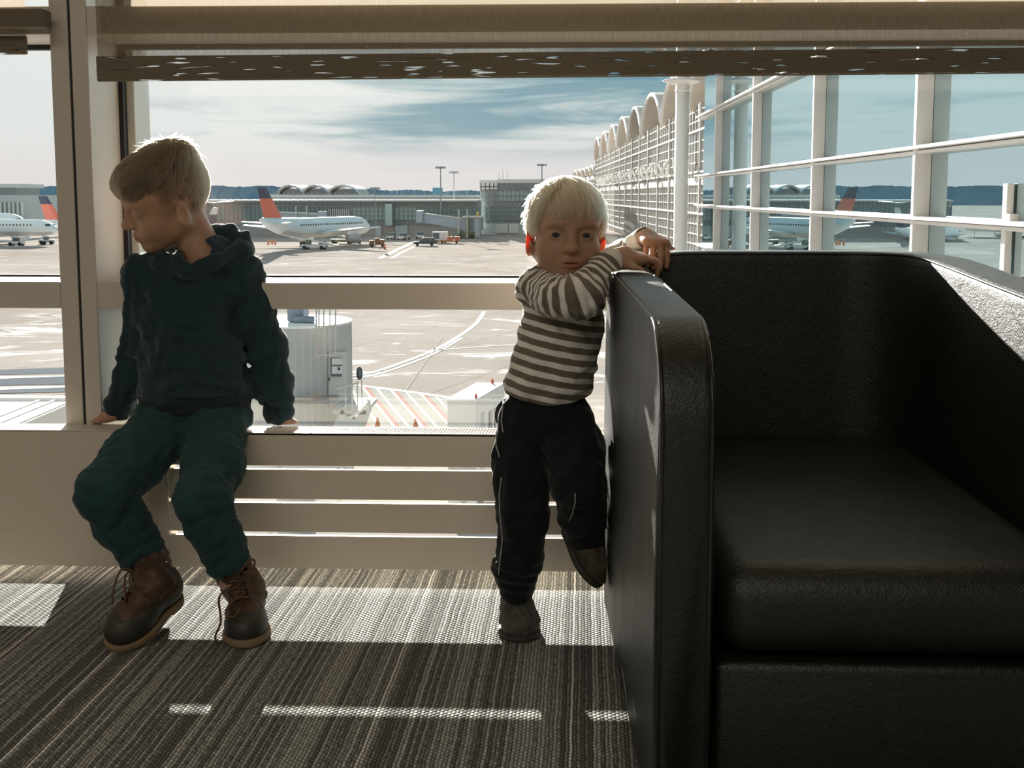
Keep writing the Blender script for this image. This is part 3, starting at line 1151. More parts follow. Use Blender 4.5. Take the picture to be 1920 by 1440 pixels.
YC = 335
conc = empty('concourse', (P(640, 440, YC).x, YC, ZG), 'long low glass concourse behind the red tailed jet', 'terminal building')
yb = 449
fb_box(300, 376, 899, yb, YC + 1, 9.5, M_cgrey, 'main_block', conc)
fb_box(300, 374.5, 898, 377.5, YC, 6, M_cpale, 'parapet', conc, 1.5)
fb_box(300, 388, 640, 414, YC + 0.4, 1, M_cteal, 'window_band', conc)
fb_box(656, 388, 722, 412, YC + 0.4, 1, M_cgreen, 'window_band', conc)
fb_box(735, 388, 782, 412, YC + 0.4, 1, M_cgreen, 'window_band', conc)
fb_box(782, 386, 898, 404, YC + 0.4, 1, M_cteal, 'window_band', conc)
fb_box(300, 424, 740, yb, YC + 0.3, 1, M_clower, 'ramp_wall', conc)
fb_box(740, 421, 898, yb, YC + 0.3, 1, M_clower, 'ramp_wall', conc)
fb_box(722, 382, 735, 423, YC - 3, 4, M_cgreen, 'stair_tower', conc)
for a, c_ in ((741, 764), (880, 900), (702, 715)):
    fb_box(a, 423, c_, yb, YC - 0.2, 1, M_cgrey, 'service_door', conc)
b = MB()
for i in range(0, 75):
    p = P(300 + i * 8.0, 376, YC)
    q = P(300 + i * 8.0, 424, YC)
    w = 0.16
    b.box((p.x - w / 2, YC - 0.1, q.z), (p.x + w / 2, YC + 0.3, p.z))
for yy in (382, 388, 396, 404, 412, 418):
    p, q = P(300, yy, YC), P(898, yy, YC)
    b.box((p.x, YC - 0.05, p.z - 0.07), (q.x, YC + 0.3, p.z + 0.07))
b.build('glazing_grid', M_cdark, conc)
b = MB()
for i in range(11):
    p, q = P(616 + i * 3.8, 392, YC - 0.5), P(616 + i * 3.8, 413, YC - 0.5)
    b.box((p.x - 0.15, YC - 0.6, q.z), (p.x + 0.15, YC - 0.3, p.z))
b.build('louvre_bars', M_cpale, conc)
# rooftop deck line with parked cars' roofs behind the parapet
dk = empty('parking_deck', (P(800, 370, 380).x, 380, ZG), 'grey parking deck rising behind the concourse roof', 'parking deck')
fb_box(500, 366, 906, 380, 380, 40, M_cgrey, 'deck', dk)
fb_box(500, 369, 906, 373, 379.5, 1, M_cdark, 'opening', dk)
for i in range(46):
    p = P(505 + i * 8.8, 366, 379)
    MB().box((p.x, 379, p.z - 0.2), (p.x + 0.25, 379.4, p.z + 0.7)).build('railing_post', M_cdark, dk)

M_dome = PM('station_canopy', (0.46, 0.49, 0.50), 0.5)
M_domeglass = PM('station_dark_glass', (0.16, 0.19, 0.21), 0.4)  # dark glass of the arches, also for cab window and upper floor
stn = empty('station', (P(600, 365, 440).x, 440, ZG), 'low station with three arched canopies behind the concourse', 'station building')
fb_box(505, 364, 684, 376, 440, 25, M_dome, 'block', stn)
fb_box(505, 369, 684, 372, 439, 1, M_cdark, 'opening', stn)
for (xa, xb) in ((524, 572), (570, 620), (618, 676)):
    def bs(s, o_, z):
        g = P(s, 367, 440)
        return Vector((g.x, 440 - o_, z))
    z0 = P(600, 364, 440).z
    n = 14
    prof = [(xa + (xb - xa) * k / n, z0 + 2.9 * math.sin(math.pi * k / n) ** 0.6) for k in range(n + 1)]
    MB().loft([[bs(s, 4, z) for s, z in prof] + [bs(s, 4, z + 0.6) for s, z in reversed(prof)],
               [bs(s, -20, z) for s, z in prof] + [bs(s, -20, z + 0.6) for s, z in reversed(prof)]]).build('arched_canopy', M_dome, stn)
    MB().loft([[bs(xa + 6 + (xb - xa - 12) * k / n, 1, z0 + 2.0 * math.sin(math.pi * k / n) ** 0.7) for k in range(n + 1)],
               [bs(xa + 6 + (xb - xa - 12) * k / n, 0, z0 + 2.0 * math.sin(math.pi * k / n) ** 0.7) for k in range(n + 1)]]).build('arch_glazing', M_domeglass, stn)

YK = 348
ctr = empty('terminal_block', (P(1000, 440, YK).x, YK, ZG), 'taller glass terminal block behind the toddler', 'terminal building')
fb_box(900, 341, 1118, 446, YK, 30, M_cgrey, 'main_block', ctr)
fb_box(899, 338, 932, 355, YK - 1, 30, M_cpale, 'corner_tower', ctr)
fb_box(932, 336, 1118, 343, YK - 1, 30, M_cpale, 'parapet', ctr)
fb_box(932, 357, 1118, 377, YK - 0.6, 1, M_cgreen, 'window_band', ctr)
fb_box(905, 388, 1118, 412, YK - 0.6, 1, M_cteal, 'window_band', ctr)
fb_box(905, 418, 1118, 446, YK - 0.6, 1, M_cgrey, 'ramp_wall', ctr)
b = MB()
for i in range(28):
    p, q = P(902 + i * 8, 343, YK - 0.8), P(902 + i * 8, 418, YK - 0.8)
    b.box((p.x - 0.12, YK - 1, q.z), (p.x + 0.12, YK - 0.6, p.z))
for yy in (350, 357, 367, 377, 388, 396, 404, 412):
    p, q = P(901, yy, YK - 0.8), P(1118, yy, YK - 0.8)
    b.box((p.x, YK - 1, p.z - 0.1), (q.x, YK - 0.6, p.z + 0.1))
b.build('glazing_grid', M_cdark, ctr)
for xa, xb in ((930, 952), (954, 972)):
    fb_box(xa, 420, xb, 437, YK - 1.2, 1, M_cpale, 'service_door', ctr)
b = MB()
for xx, yy in ((936, 322), (943, 316), (951, 320)):
    p, q = P(xx, 338, YK + 5), P(xx, yy, YK + 5)
    MB().cyl(p, q, 0.10, 0.05, 6).build('antenna', M_cdark, ctr)

# terminal seen in the narrow window slice
YL = 362
lft = empty('concourse', (P(10, 440, YL).x, YL, ZG), 'grey glass concourse beyond the narrow window slice', 'terminal building')
fb_box(-260, 366, 41, 446, YL, 30, M_cgrey, 'main_block', lft)
fb_box(-260, 379, 38, 404, YL - 0.5, 1, M_cteal, 'window_band', lft)
b = MB()
for i in range(38):
    p, q = P(-255 + i * 8, 379, YL - 0.8), P(-255 + i * 8, 404, YL - 0.8)
    b.box((p.x - 0.25, YL - 1, q.z), (p.x + 0.25, YL - 0.6, p.z))
b.build('fins', M_cpale, lft)
fb_box(-260, 345, 38, 352, YL + 60, 20, M_dome, 'roof_canopy', lft)
fb_box(-260, 352, 30, 367, YL + 62, 20, M_domeglass, 'upper_floor', lft)
hg = empty('hangar', (P(70, 440, 420).x, 420, ZG), 'pale low hangar behind the nose of the white jet', 'hangar')
fb_box(40, 386, 120, 440, 420, 30, M_cpale, 'block', hg)
for yy in (394, 400, 406):
    fb_box(40, yy, 120, yy + 2, 419.5, 1, PM('hangar_ochre_band', (0.42, 0.36, 0.22), 0.7), 'band', hg)

# ------------------------------------------------------------------ light masts
M_mast = PM('mast_grey', (0.33, 0.36, 0.38), 0.5)


def mast(x, ytop, ybase, Y, label, r):
    a, c_ = P(x, ytop, Y), P(x, ybase, Y)
    m_ = empty('light_mast', (a.x, Y, c_.z), label, 'light mast', 'light masts on the apron')
    MB().cyl((a.x, Y, c_.z), (a.x, Y, a.z), r, r * 0.6, 8).build('pole', M_mast, m_)
    MB().bar((a.x - 1.1, Y, a.z), (a.x + 1.1, Y, a.z), 0.18).build('crossbar', M_mast, m_)
    for k in (-1.1, -0.4, 0.4, 1.1):
        MB().box((a.x + k - 0.28, Y - 0.3, a.z - 0.5), (a.x + k + 0.28, Y + 0.3, a.z + 0.1)).build('floodlight', M_mast, m_)


mast(826, 313, 448, 328, 'tall light mast rising above the jet bridge', 0.22)
mast(851, 322, 456, 352, 'shorter light mast just right of the tall one', 0.2)
mast(1016, 308, 446, 341, 'light mast above the terminal block behind the toddler', 0.25)
mast(703, 352, 446, 326, 'thin mast by the wing tip of the red tailed jet', 0.16)

# ------------------------------------------------------------------ aircraft
M_alu = PM('white_aircraft_skin', (0.86, 0.93, 0.94), 0.35, coat=0.2)
M_belly = PM('grey_aircraft_belly', (0.62, 0.63, 0.61), 0.4)
M_red = PM('red_tail_paint', (0.85, 0.20, 0.13), 0.4)
M_navy = PM('navy_tail_paint', (0.06, 0.07, 0.12), 0.4)
M_tyre = PM('aircraft_tyre', (0.02, 0.02, 0.02), 0.8)
M_eng = PM('engine_grey', (0.42, 0.44, 0.45), 0.35)
M_dglass = PM('dark_cabin_glass', (0.02, 0.025, 0.03), 0.15)


def wing_mesh(mb, root_le, root_te, tip_le, tip_te, th):
    """tapered slab wing: leading and trailing edges, thicker at the root"""
    a, b_, c_, d = map(Vector, (root_le, root_te, tip_le, tip_te))

    def sec(le, te, t):
        m1 = le.lerp(te, 0.3)
        up = Vector((0, 0, t))
        return [le, m1 + up, le.lerp(te, 0.7) + up * 0.6, te, le.lerp(te, 0.7) - up * 0.35, m1 - up * 0.6]
    return mb.loft([sec(a, b_, th), sec(a.lerp(c_, .5), b_.lerp(d, .5), th * .65), sec(c_, d, th * 0.3)])


def airliner(loc, rz, L, R, span, label, fin_m, tip_m, ttail=False, group=None, windows=False):
    a = empty('airliner', loc, label, 'aeroplane', group, rz=rz)
    zc = R + 2.1
    st = [(0.0, 0.12, 0.9), (0.025, 0.35, 0.78), (0.07, 0.55, 0.55), (0.15, 0.80, 0.28), (0.24, 0.95, 0.1), (0.32, 1, 0.0), (0.84, 1, 0.0), (0.90, 0.93, -0.04), (0.95, 0.74, -0.13), (0.98, 0.48, -0.22), (0.996, 0.2, -0.28), (1.0, 0.05, -0.3)]
    n = 28
    rings = []
    for u, r, up in st:
        rings.append([Vector((u * L, R * r * math.cos(k * 2 * math.pi / n), zc + up * R + R * r * math.sin(k * 2 * math.pi / n))) for k in range(n)])
    MB().loft(rings).build('fuselage', M_alu, a, smooth=True)
    rings = []
    for u, r, up in st[3:-2]:
        rings.append([Vector((u * L, 1.012 * R * r * math.cos(t), zc + up * R + 1.012 * R * r * math.sin(t))) for t in [math.pi * 1.17 + k * math.pi * 0.66 / 10 for k in range(11)]])
    b = MB()
    for i in range(len(rings) - 1):
        b.add(rings[i] + rings[i + 1], [(k, k + 1, 12 + k, 11 + k) for k in range(10)])
    b.build('belly', M_belly, a, smooth=True)
    for sg, nm in ((1, 'wing'), (-1, 'wing')):
        w = wing_mesh(MB(), (L * 0.62, sg * R * 0.6, zc - R * 0.55), (L * 0.42, sg * R * 0.6, zc - R * 0.6), (L * 0.44, sg * span / 2, zc + R * 0.15), (L * 0.395, sg * span / 2, zc + R * 0.12), 0.55).build('wing', M_alu, a, smooth=True)
        ey = sg * span * 0.18
        en = MB().lathe([(0.0, -2.2), (0.75, -2.2), (1.05, -1.0), (1.2, 0.6), (1.12, 1.9), (0.95, 2.1), (0.85, 1.9), (0.0, 1.5)], n=18)
        en.V = [(v[2] + L * 0.60, v[0] + ey, v[1] + zc - R - 0.35) for v in en.V]
        e = en.build('engine', M_eng, a, smooth=True)
        MB().prism([(L * .60 - 2, ey - .12, zc - R + .5), (L * .60 + 1.6, ey - .12, zc - R + .5), (L * .60 + .3, ey - .12, zc - R * .45), (L * .60 - 2.6, ey - .12, zc - R * .45)], (0, .24, 0)).build('pylon', M_alu, a)
        hs = zc + (R * 0.45 if not ttail else R + 6.3)
        x0 = L * 0.10 if not ttail else L * 0.03
        wing_mesh(MB(), (x0 + 2.6, sg * (R * 0.3 if not ttail else 0.1), hs), (x0 - 1.6, sg * (R * 0.3 if not ttail else 0.1), hs), (x0 - 0.6, sg * span * 0.19, hs + 0.5), (x0 - 2.2, sg * span * 0.19, hs + 0.5), 0.28).build('tailplane', M_alu, a, smooth=True)
        for k in (0, 1):
            c_ = Vector((L * 0.465 - k * 1.1, sg * R * 1.15, 0.55))
            MB().cyl(c_ - Vector((0, .42, 0)), c_ + Vector((0, .42, 0)), 0.55, n=16).build('main_wheel', M_tyre, a)
        MB().cyl((L * 0.46, sg * R * 1.15, 0.5), (L * 0.46, sg * R * 0.9, zc - R * .6), 0.16).build('gear_leg', M_belly, a)
    # fin: lower part and contrasting tip
    fz = zc + R * 0.75
    H = 7.2 if not ttail else 5.6
    le0, te0, le1, te1 = L * 0.195, L * 0.035, L * 0.055, L * 0.000 - 0.8

    def fin(z0, z1, m, nm):
        rr = []
        for z in (z0, z1):
            u = z / H
            le, te = le0 + (le1 - le0) * u, te0 + (te1 - te0) * u
            t = 0.26 * (1 - 0.55 * u)
            rr.append([Vector((le, 0, fz + z)), Vector((le - (le - te) * .3, t, fz + z)), Vector((te, 0.02, fz + z)), Vector((te, -0.02, fz + z)), Vector((le - (le - te) * .3, -t, fz + z))])
        MB().loft(rr).build(nm, m, a)
    fin(0, H * 0.68, fin_m, 'fin')
    fin(H * 0.68, H, tip_m, 'fin_tip')
    c_ = Vector((L * 0.90, 0, 0.42))
    MB().cyl(c_ - Vector((0, .35, 0)), c_ + Vector((0, .35, 0)), 0.42, n=14).build('nose_wheel', M_tyre, a)
    MB().cyl(c_, (L * 0.895, 0, zc - R * .8), 0.11).build('gear_leg', M_belly, a)
    for sg in (1, -1):
        for k in range(2):
            x = L * (0.945 + 0.013 * k)
            MB().obox((x, sg * R * (0.62 - 0.1 * k), zc + R * 0.22), (L * .011, -sg * R * .10, R * -.02), (0, sg * 0.25, 0.05), (0, -sg * R * .05, R * .2)).build('cockpit_window', M_dglass, a)
    if not windows: return a
    for sg in (1, -1):
        x = L * 0.27
        while x < L * 0.86:
            MB().box((x, sg * R * .985 - .04, zc + R * .22), (x + .28, sg * R * .985 + .04, zc + R * .22 + .38)).build('cabin_window', M_dglass, a)
            x += 0.95
    return a


tg = PG(486, 463)
jp = Vector((P(489, 463, 248).x, 248, ZG))
heading = math.pi / 2 - math.radians(22)
airliner(jp, heading, 44.0, 2.25, 36, 'white jet with a red tail seen from behind on the apron', M_red, M_navy, group='parked airliners', windows=True)
# white jet whose nose fills the narrow window
nose = Vector((P(107, 440, 272).x, 272, ZG))
hd = math.radians(-14)
Ln = 38.0
airliner(nose - Vector((math.cos(hd), math.sin(hd), 0)) * Ln, hd, Ln, 1.95, 34, 'white jet nose with dark cockpit panes in the narrow window slice', M_navy, M_navy, group='parked airliners', windows=True)
n2 = Vector((P(24, 420, 300).x, 300, ZG))
hd2 = math.radians(-4)
airliner(n2 + Vector((0, 8, 0)) - Vector((math.cos(hd2), math.sin(hd2), 0)) * 34, hd2, 34, 2.4, 30, 'white jet mostly hidden behind the nearer jet nose', M_navy, M_navy, group='parked airliners')
n3 = Vector((P(70, 420, 372).x, 372, ZG))
airliner(Vector((P(79, 420, 332).x, 332, ZG - 0.7)), 0.10, 30, 1.6, 26, 'distant jet with a red and navy tail above the white jet nose', M_red, M_navy, group='parked airliners')
n4 = Vector((P(407, 440, 300).x, 300, ZG - 2.2))
airliner(n4, math.pi * 0.78, 30, 1.7, 24, 'small jet with a high tail peeking out behind the boy', M_navy, M_belly, ttail=True, group='parked airliners')

# ------------------------------------------------------------------ ground vehicles
M_tyre2 = PM('vehicle_tyre', (0.02, 0.02, 0.02), 0.85)
M_vwhite = PM('vehicle_white', (0.72, 0.72, 0.70), 0.35, coat=0.4)
M_vdark = PM('vehicle_dark', (0.035, 0.05, 0.055), 0.3, coat=0.5)
M_vglass = PM('vehicle_glass', (0.06, 0.10, 0.12), 0.1)
M_vbrown = PM('cart_brown', (0.28, 0.15, 0.09), 0.7, var=(2, 0.3))
M_vorange = PM('cart_orange', (0.60, 0.20, 0.09), 0.6)
M_vyel = PM('hydraulic_yellow', (0.55, 0.45, 0.10), 0.6)
M_vgreen = PM('machinery_green', (0.16, 0.19, 0.12), 0.7, var=(2, 0.3))


def wheels(root, xs_, w, r, z=None):
    for x in xs_:
        for sg in (1, -1):
            MB().cyl((x, sg * w - 0.12 * sg, r), (x, sg * w + 0.1 * sg, r), r, n=14).build('wheel', M_tyre2, root)


def car(loc, rz, label, body_m, kind='suv', Lc=4.9, group='cars and pickups on the apron'):
    c_ = empty(kind, loc, label, {'suv': 'car', 'pickup_truck': 'pickup truck'}[kind], group, rz=rz)
    W = 0.95
    prof = [(-Lc / 2, .45), (-Lc / 2, 1.0), (Lc / 2 - 1.2, 1.05), (Lc / 2 - .1, .95), (Lc / 2, .75), (Lc / 2, .45)]
    MB().prism([(x, -W, z) for x, z in prof], (0, 2 * W, 0)).build('body', body_m, c_, bevel=0.06)
    if kind == 'suv':
        cab = [(-Lc / 2 + .05, 1.0), (-Lc / 2 + .3, 1.85), (Lc / 2 - 2.2, 1.85), (Lc / 2 - 1.3, 1.03)]
    else:
        cab = [(-Lc / 2 + 2.0, 1.0), (-Lc / 2 + 2.1, 1.8), (Lc / 2 - 2.1, 1.8), (Lc / 2 - 1.25, 1.03)]
        b = MB()
        for sg in (1, -1):
            b.box((-Lc / 2, sg * W - .06, 1.0), (-Lc / 2 + 2, sg * W + .06, 1.25))
        b.box((-Lc / 2, -W, 1.0), (-Lc / 2 + .1, W, 1.25))
        b.build('cargo_bed', body_m, c_)
    MB().prism([(x, -W * .86, z) for x, z in cab], (0, 2 * W * .86, 0)).build('cabin', M_vglass, c_, bevel=0.05)
    rf = [(cab[1][0] - .02, cab[1][1]), (cab[1][0] + .06, cab[1][1] + .07), (cab[2][0] - .1, cab[2][1] + .07), (cab[2][0] + .05, cab[2][1])]
    MB().prism([(x, -W * .88, z) for x, z in rf], (0, 2 * W * .88, 0)).build('roof', body_m, c_)
    for sg in (1, -1):
        for x in (cab[1][0], (cab[1][0] + cab[2][0]) / 2):
            MB().box((x, sg * W * .86 - .02, 1.0), (x + .12, sg * W * .86 + .02, 1.87)).build('pillar', body_m, c_)
        MB().box((Lc / 2 - .04, sg * W * .68 - .18, .72), (Lc / 2 + .02, sg * W * .68 + .18, .88)).build('headlight', M_lw, c_)
    wheels(c_, (-Lc / 2 + .95, Lc / 2 - .95), W, 0.38)
    return c_


car(PG(796, 461), math.pi + 0.1, 'dark van parked side on at the end of the white lines', M_vdark, 'suv', 5.2)
car(PG(757, 450), -math.pi / 2 - 0.25, 'white pickup facing the camera beside the concourse wall, nearer the dark van', M_vwhite, 'pickup_truck')
car(PG(737, 449), -math.pi / 2 - 0.2, 'white pickup facing the camera beside the concourse wall, nearer the jet wing', M_vwhite, 'pickup_truck')
car(PG(788, 448), -math.pi / 2 + 0.2, 'white pickup half hidden behind the dark van', M_vwhite, 'pickup_truck')

gp = PG(828, 455)
g_ = empty('ground_power_unit', gp, 'white boxy ground power unit with dark grille beside the dark van', 'power unit', rz=0.05)
MB().box((-2.2, -1.2, .6), (1.6, 1.2, 2.7)).build('housing', M_vwhite, g_, bevel=0.08)
MB().box((-2.1, -1.24, 1.0), (-.5, -1.18, 2.4)).build('grille', M_vglass, g_)
wheels(g_, (-1.4, .9), 1.0, .36)
o_ = empty('baggage_cart', PG(843, 456.5), 'orange flat cart parked beside the white power unit', 'baggage cart', 'carts on the apron', rz=0.1)
MB().box((-2.6, -.9, .5), (2.4, .9, .8)).build('deck', M_vorange, o_)
for x in (-.6, 1.2):
    MB().box((x, -.8, .8), (x + 1.4, .8, 1.7)).build('load', M_vorange, o_, bevel=0.1)
wheels(o_, (-1.8, 1.7), .8, .3)
o_ = empty('baggage_cart', PG(707, 463), 'brown loaded cart on the open apron right of the jet', 'baggage cart', 'carts on the apron', rz=0.2)
MB().box((-1.8, -.9, .5), (1.8, .9, .75)).build('deck', M_vbrown, o_)
for x, h in ((-1.7, 1.5), (-.5, 2.0), (.6, 1.7)):
    MB().box((x, -.85, .75), (x + 1.1, .85, h)).build('load', M_vbrown, o_, bevel=0.12)
wheels(o_, (-1.2, 1.2), .8, .3)
MB().bar((1.8, 0, .6), (3.0, 0, .4), .1).build('tow_bar', M_vorange, o_)

# belt loader under the jet
bl = empty('belt_loader', PG(588, 468), 'pale belt loader pointing up at the red tailed jet', 'belt loader', rz=-0.12)
MB().box((-2.5, -1, .5), (3.0, 1, 1.1)).build('chassis', M_vwhite, bl, bevel=.05)
MB().bar((-5, 0, 2.7), (5.5, 0, .9), 1.1, .3).build('conveyor', M_vwhite, bl)
MB().box((-1.5, -1, 1.1), (-.4, -.2, 2.1)).build('driver_seat', M_vgreen, bl)
wheels(bl, (-1.7, 2.1), 1.0, .45)
bl2 = empty('belt_loader', PG(640, 457), 'grey belt loader beyond the wing of the red tailed jet', 'belt loader', rz=-0.1)
MB().box((-2.5, -1, .5), (3.0, 1, 1.1)).build('chassis', M_vgreen, bl2, bevel=.05)
MB().bar((-5, 0, 2.9), (4.5, 0, .9), 1.1, .3).build('conveyor', M_eng, bl2)
wheels(bl2, (-1.7, 2.1), 1.0, .45)
tr = empty('baggage_tractor', PG(31, 461), 'small pale baggage tractor in front of the white jet nose', 'baggage tractor', rz=0.0)
MB().box((-1.7, -.8, .4), (1.7, .8, 1.1)).build('body', M_vwhite, tr, bevel=.1)
MB().box((-.6, -.7, 1.1), (.5, .7, 1.9)).build('cab', M_vglass, tr, bevel=.05)
MB().box((-.7, -.75, 1.9), (.6, .75, 2.0)).build('roof', M_vwhite, tr)
wheels(tr, (-1.1, 1.1), .8, .42)
tr = empty('baggage_tractor', PG(88, 458), 'small grey baggage tractor under the cockpit of the white jet', 'baggage tractor', rz=0.2)
MB().box((-1.7, -.8, .4), (1.7, .8, 1.1)).build('body', M_eng, tr, bevel=.1)
MB().box((-.6, -.7, 1.1), (.5, .7, 1.9)).build('cab', M_vglass, tr, bevel=.05)
wheels(tr, (-1.1, 1.1), .8, .42)
# cones
for cx, cy, lb in ((503, 458, 'orange cone left of the jet main wheels'), (510, 457, 'middle one of three orange cones near the jet wheels'), (516, 458, 'orange cone closest to the jet main wheels'), (721, 467, 'orange cone standing beside the brown cart')):
    c_ = PG(cx, cy)
    b = MB().cyl(c_, c_ + Vector((0, 0, 1.3)), .38, .06, 10)
    b.box((c_.x - .45, c_.y - .45, c_.z), (c_.x + .45, c_.y + .45, c_.z + .08))
    o = b.build('traffic_cone', M_vorange, base=c_)
    tag(o, lb, 'traffic cone', 'traffic cones on the apron')

# far jet bridge
YJ = 318
jb = empty('jet_bridge', (P(840, 440, YJ).x, YJ, ZG), 'grey jet bridge sloping down from the concourse', 'jet bridge')
M_jb = PM('jet_bridge_grey', (0.42, 0.49, 0.55), 0.5)
a0, a1, a2, a3 = P(784, 399, YJ), P(868, 410, YJ), P(868, 430, YJ), P(784, 416, YJ)
MB().prism([a0, a1, a2, a3], (0, 3.2, 0)).build('tunnel', M_jb, jb)
MB().prism([P(784, 398, YJ - .2), P(868, 408.5, YJ - .2), P(868, 410.5, YJ - .2), P(784, 400, YJ - .2)], (0, 3.6, 0)).build('tunnel_roof', M_cpale, jb)
fb_box(780, 395, 792, 417, YJ - 1, 5, M_jb, 'rotunda', jb)
fb_box(866, 407, 899, 434, YJ - 1, 5, M_jb, 'cab', jb)
fb_box(873, 410, 888, 431, YJ - 1.3, .4, M_domeglass, 'cab_window', jb)
fb_box(866, 405.5, 903, 408, YJ - 1.5, 6, M_cpale, 'cab_roof', jb)
fb_box(899, 409, 904, 432, YJ - 1.2, 5, M_cdark, 'canopy', jb)
for xx in (860, 876):
    fb_box(xx - 1.5, 393, xx + 1.5, 445, YJ - 2, .7, PM('leg_cream', (0.58, 0.54, 0.42), 0.6), 'lift_column', jb)
fb_box(860, 434, 888, 446, YJ - 1.5, 4, M_vgreen, 'wheel_carriage', jb)
MB().bar(P(866, 430, YJ - 1.5), P(842, 446, YJ - 1.5), .9, .25).build('stairs', M_cdark, jb)
for xx in (862, 885):
    c_ = P(xx, 447, YJ - 1.5)
    MB().cyl((c_.x, YJ - 2.2, ZG + .6), (c_.x, YJ - 1.2, ZG + .6), .6, n=12).build('wheel', M_tyre2, jb)
fb_box(893, 398, 898, 406, YJ, 1, M_vyel, 'beacon_mast', jb)
# bridge behind the red tailed jet
jb2 = empty('jet_bridge', (P(560, 420, 322).x, 322, ZG), 'pale jet bridge behind the fin of the red tailed jet', 'jet bridge')
MB().prism([P(512, 398, 322), P(600, 401, 322), P(600, 412, 322), P(512, 411, 322)], (0, 3, 0)).build('tunnel', M_jb, jb2)
MB().prism([P(512, 396.5, 321.6), P(602, 400, 321.6), P(602, 402, 321.6), P(512, 398.5, 321.6)], (0, 3.6, 0)).build('tunnel_roof', M_lw, jb2)
for xx in (555, 575):
    fb_box(xx - 1.2, 387, xx + 1.2, 440, 321, .6, M_cpale, 'lift_column', jb2)
fb_box(596, 396, 612, 416, 321, 4, M_jb, 'cab', jb2)

# ------------------------------------------------------------------ near jet bridge under the window
YN = 30.0
M_rot = PM('rotunda_cladding', (0.47, 0.475, 0.46), 0.5, var=(0.6, 0.05))
M_rotroof = PM('rotunda_roof', (0.86, 0.85, 0.83), 0.6)
M_rail = PM('bridge_rail', (0.60, 0.57, 0.53), 0.5)
nb = empty('jet_bridge', (P(545, 800, YN).x, YN, ZG), 'near jet bridge rotunda with round white roof just below the window', 'jet bridge')
ctr_ = P(548, 601, YN)
RR = P(657, 601, YN).x - ctr_.x
zr = ctr_.z
cyl = [(RR, ZG + 4.0), (RR, zr - 0.06), (RR * 1.015, zr - 0.05), (RR * 1.015, zr), (0, zr + 0.03)]
MB().lathe(cyl[:2], (ctr_.x, YN, 0), 48).build('rotunda_wall', M_rot, nb, smooth=True)
MB().lathe(cyl[1:], (ctr_.x, YN, 0), 48).build('rotunda_roof', M_rotroof, nb)
b = MB()
for k in range(48):
    an = k * 2 * math.pi / 48
    b.bar((ctr_.x + RR * math.cos(an), YN + RR * math.sin(an), ZG + 4.0), (ctr_.x + RR * math.cos(an), YN + RR * math.sin(an), zr - .06), 0.012, 0.02)
b.build('wall_ribs', M_rail, nb)
MB().cyl((ctr_.x, YN, ZG), (ctr_.x, YN, ZG + 4.0), .5, n=20).build('support_column', M_rot, nb)


def on_rot(x, y, out_=0.02):
    """point on the rotunda's near wall seen at x, y"""
    d = ray(x, y)
    R_ = RR + out_
    ox, oy = -ctr_.x, -YN
    A = d.x ** 2 + d.y ** 2
    B = 2 * (d.x * ox + d.y * oy)
    Cc = ox * ox + oy * oy - R_ * R_
    q = max(0.0, B * B - 4 * A * Cc)
    s = (-B - math.sqrt(q)) / (2 * A)
    return CAMP + d * s


def rot_panel(x0, y0, x1, y1, m, name, out_=0.02, th=0.04):
    n = 6
    V, Fc = [], []
    for i in range(n + 1):
        x = x0 + (x1 - x0) * i / n
        for y in (y0, y1):
            V.append(on_rot(x, y, out_ + th))
            V.append(on_rot(x, y, out_ - .05))
    for i in range(n):
        a = 4 * i
        Fc += [(a, a + 4, a + 6, a + 2), (a, a + 1, a + 5, a + 4), (a + 2, a + 6, a + 7, a + 3)]
    Fc += [(0, 2, 3, 1), (4 * n, 4 * n + 1, 4 * n + 3, 4 * n + 2)]
    return link_mesh(name, V, Fc, m, nb)


rot_panel(616, 660, 650, 760, PM('bridge_door', (0.56, 0.55, 0.51), 0.5), 'door')
rot_panel(621, 671, 641, 706, M_vglass, 'door_window', .06)
rot_panel(622, 672, 641, 684, M_lw, 'window_notice', .09, .02)
rot_panel(622, 687, 641, 701, M_lw, 'window_notice', .09, .02)
rot_panel(634, 689, 638, 694, M_gasket, 'notice_mark', .12, .015)
rot_panel(616.5, 708, 618.5, 714, M_gasket, 'door_handle', .08, .04)
# ladder cage and roof rails
b = MB()
for xx in (593, 598, 607, 618.5, 629):
    a0 = P(xx, 575, YN - RR - .25)
    a1 = P(xx, 672 if xx < 600 else 665, YN - RR - .25)
    b.cyl(a0, a1, 0.022, n=6)
for yy in (612, 666):
    b.cyl(P(592, yy, YN - RR - .25), P(630, yy, YN - RR - .25), .02, n=6)
b.build('ladder_rails', M_rail, nb, smooth=True)
# machinery on the roof
mu = P(563, 588, YN - .4)
MB().box((mu.x - .30, YN - .6, zr + .03), (mu.x + .12, YN + .1, zr + .55)).build('roof_unit', PM('roof_unit_blue', (0.20, 0.25, 0.30), 0.5), nb, bevel=.03)
MB().cyl((mu.x - .1, YN - .7, zr + .1), (mu.x + .42, YN - .7, zr + .1), .09, n=10).build('roof_motor', PM('roof_motor_blue', (0.20, 0.25, 0.30), 0.5), nb, smooth=True)
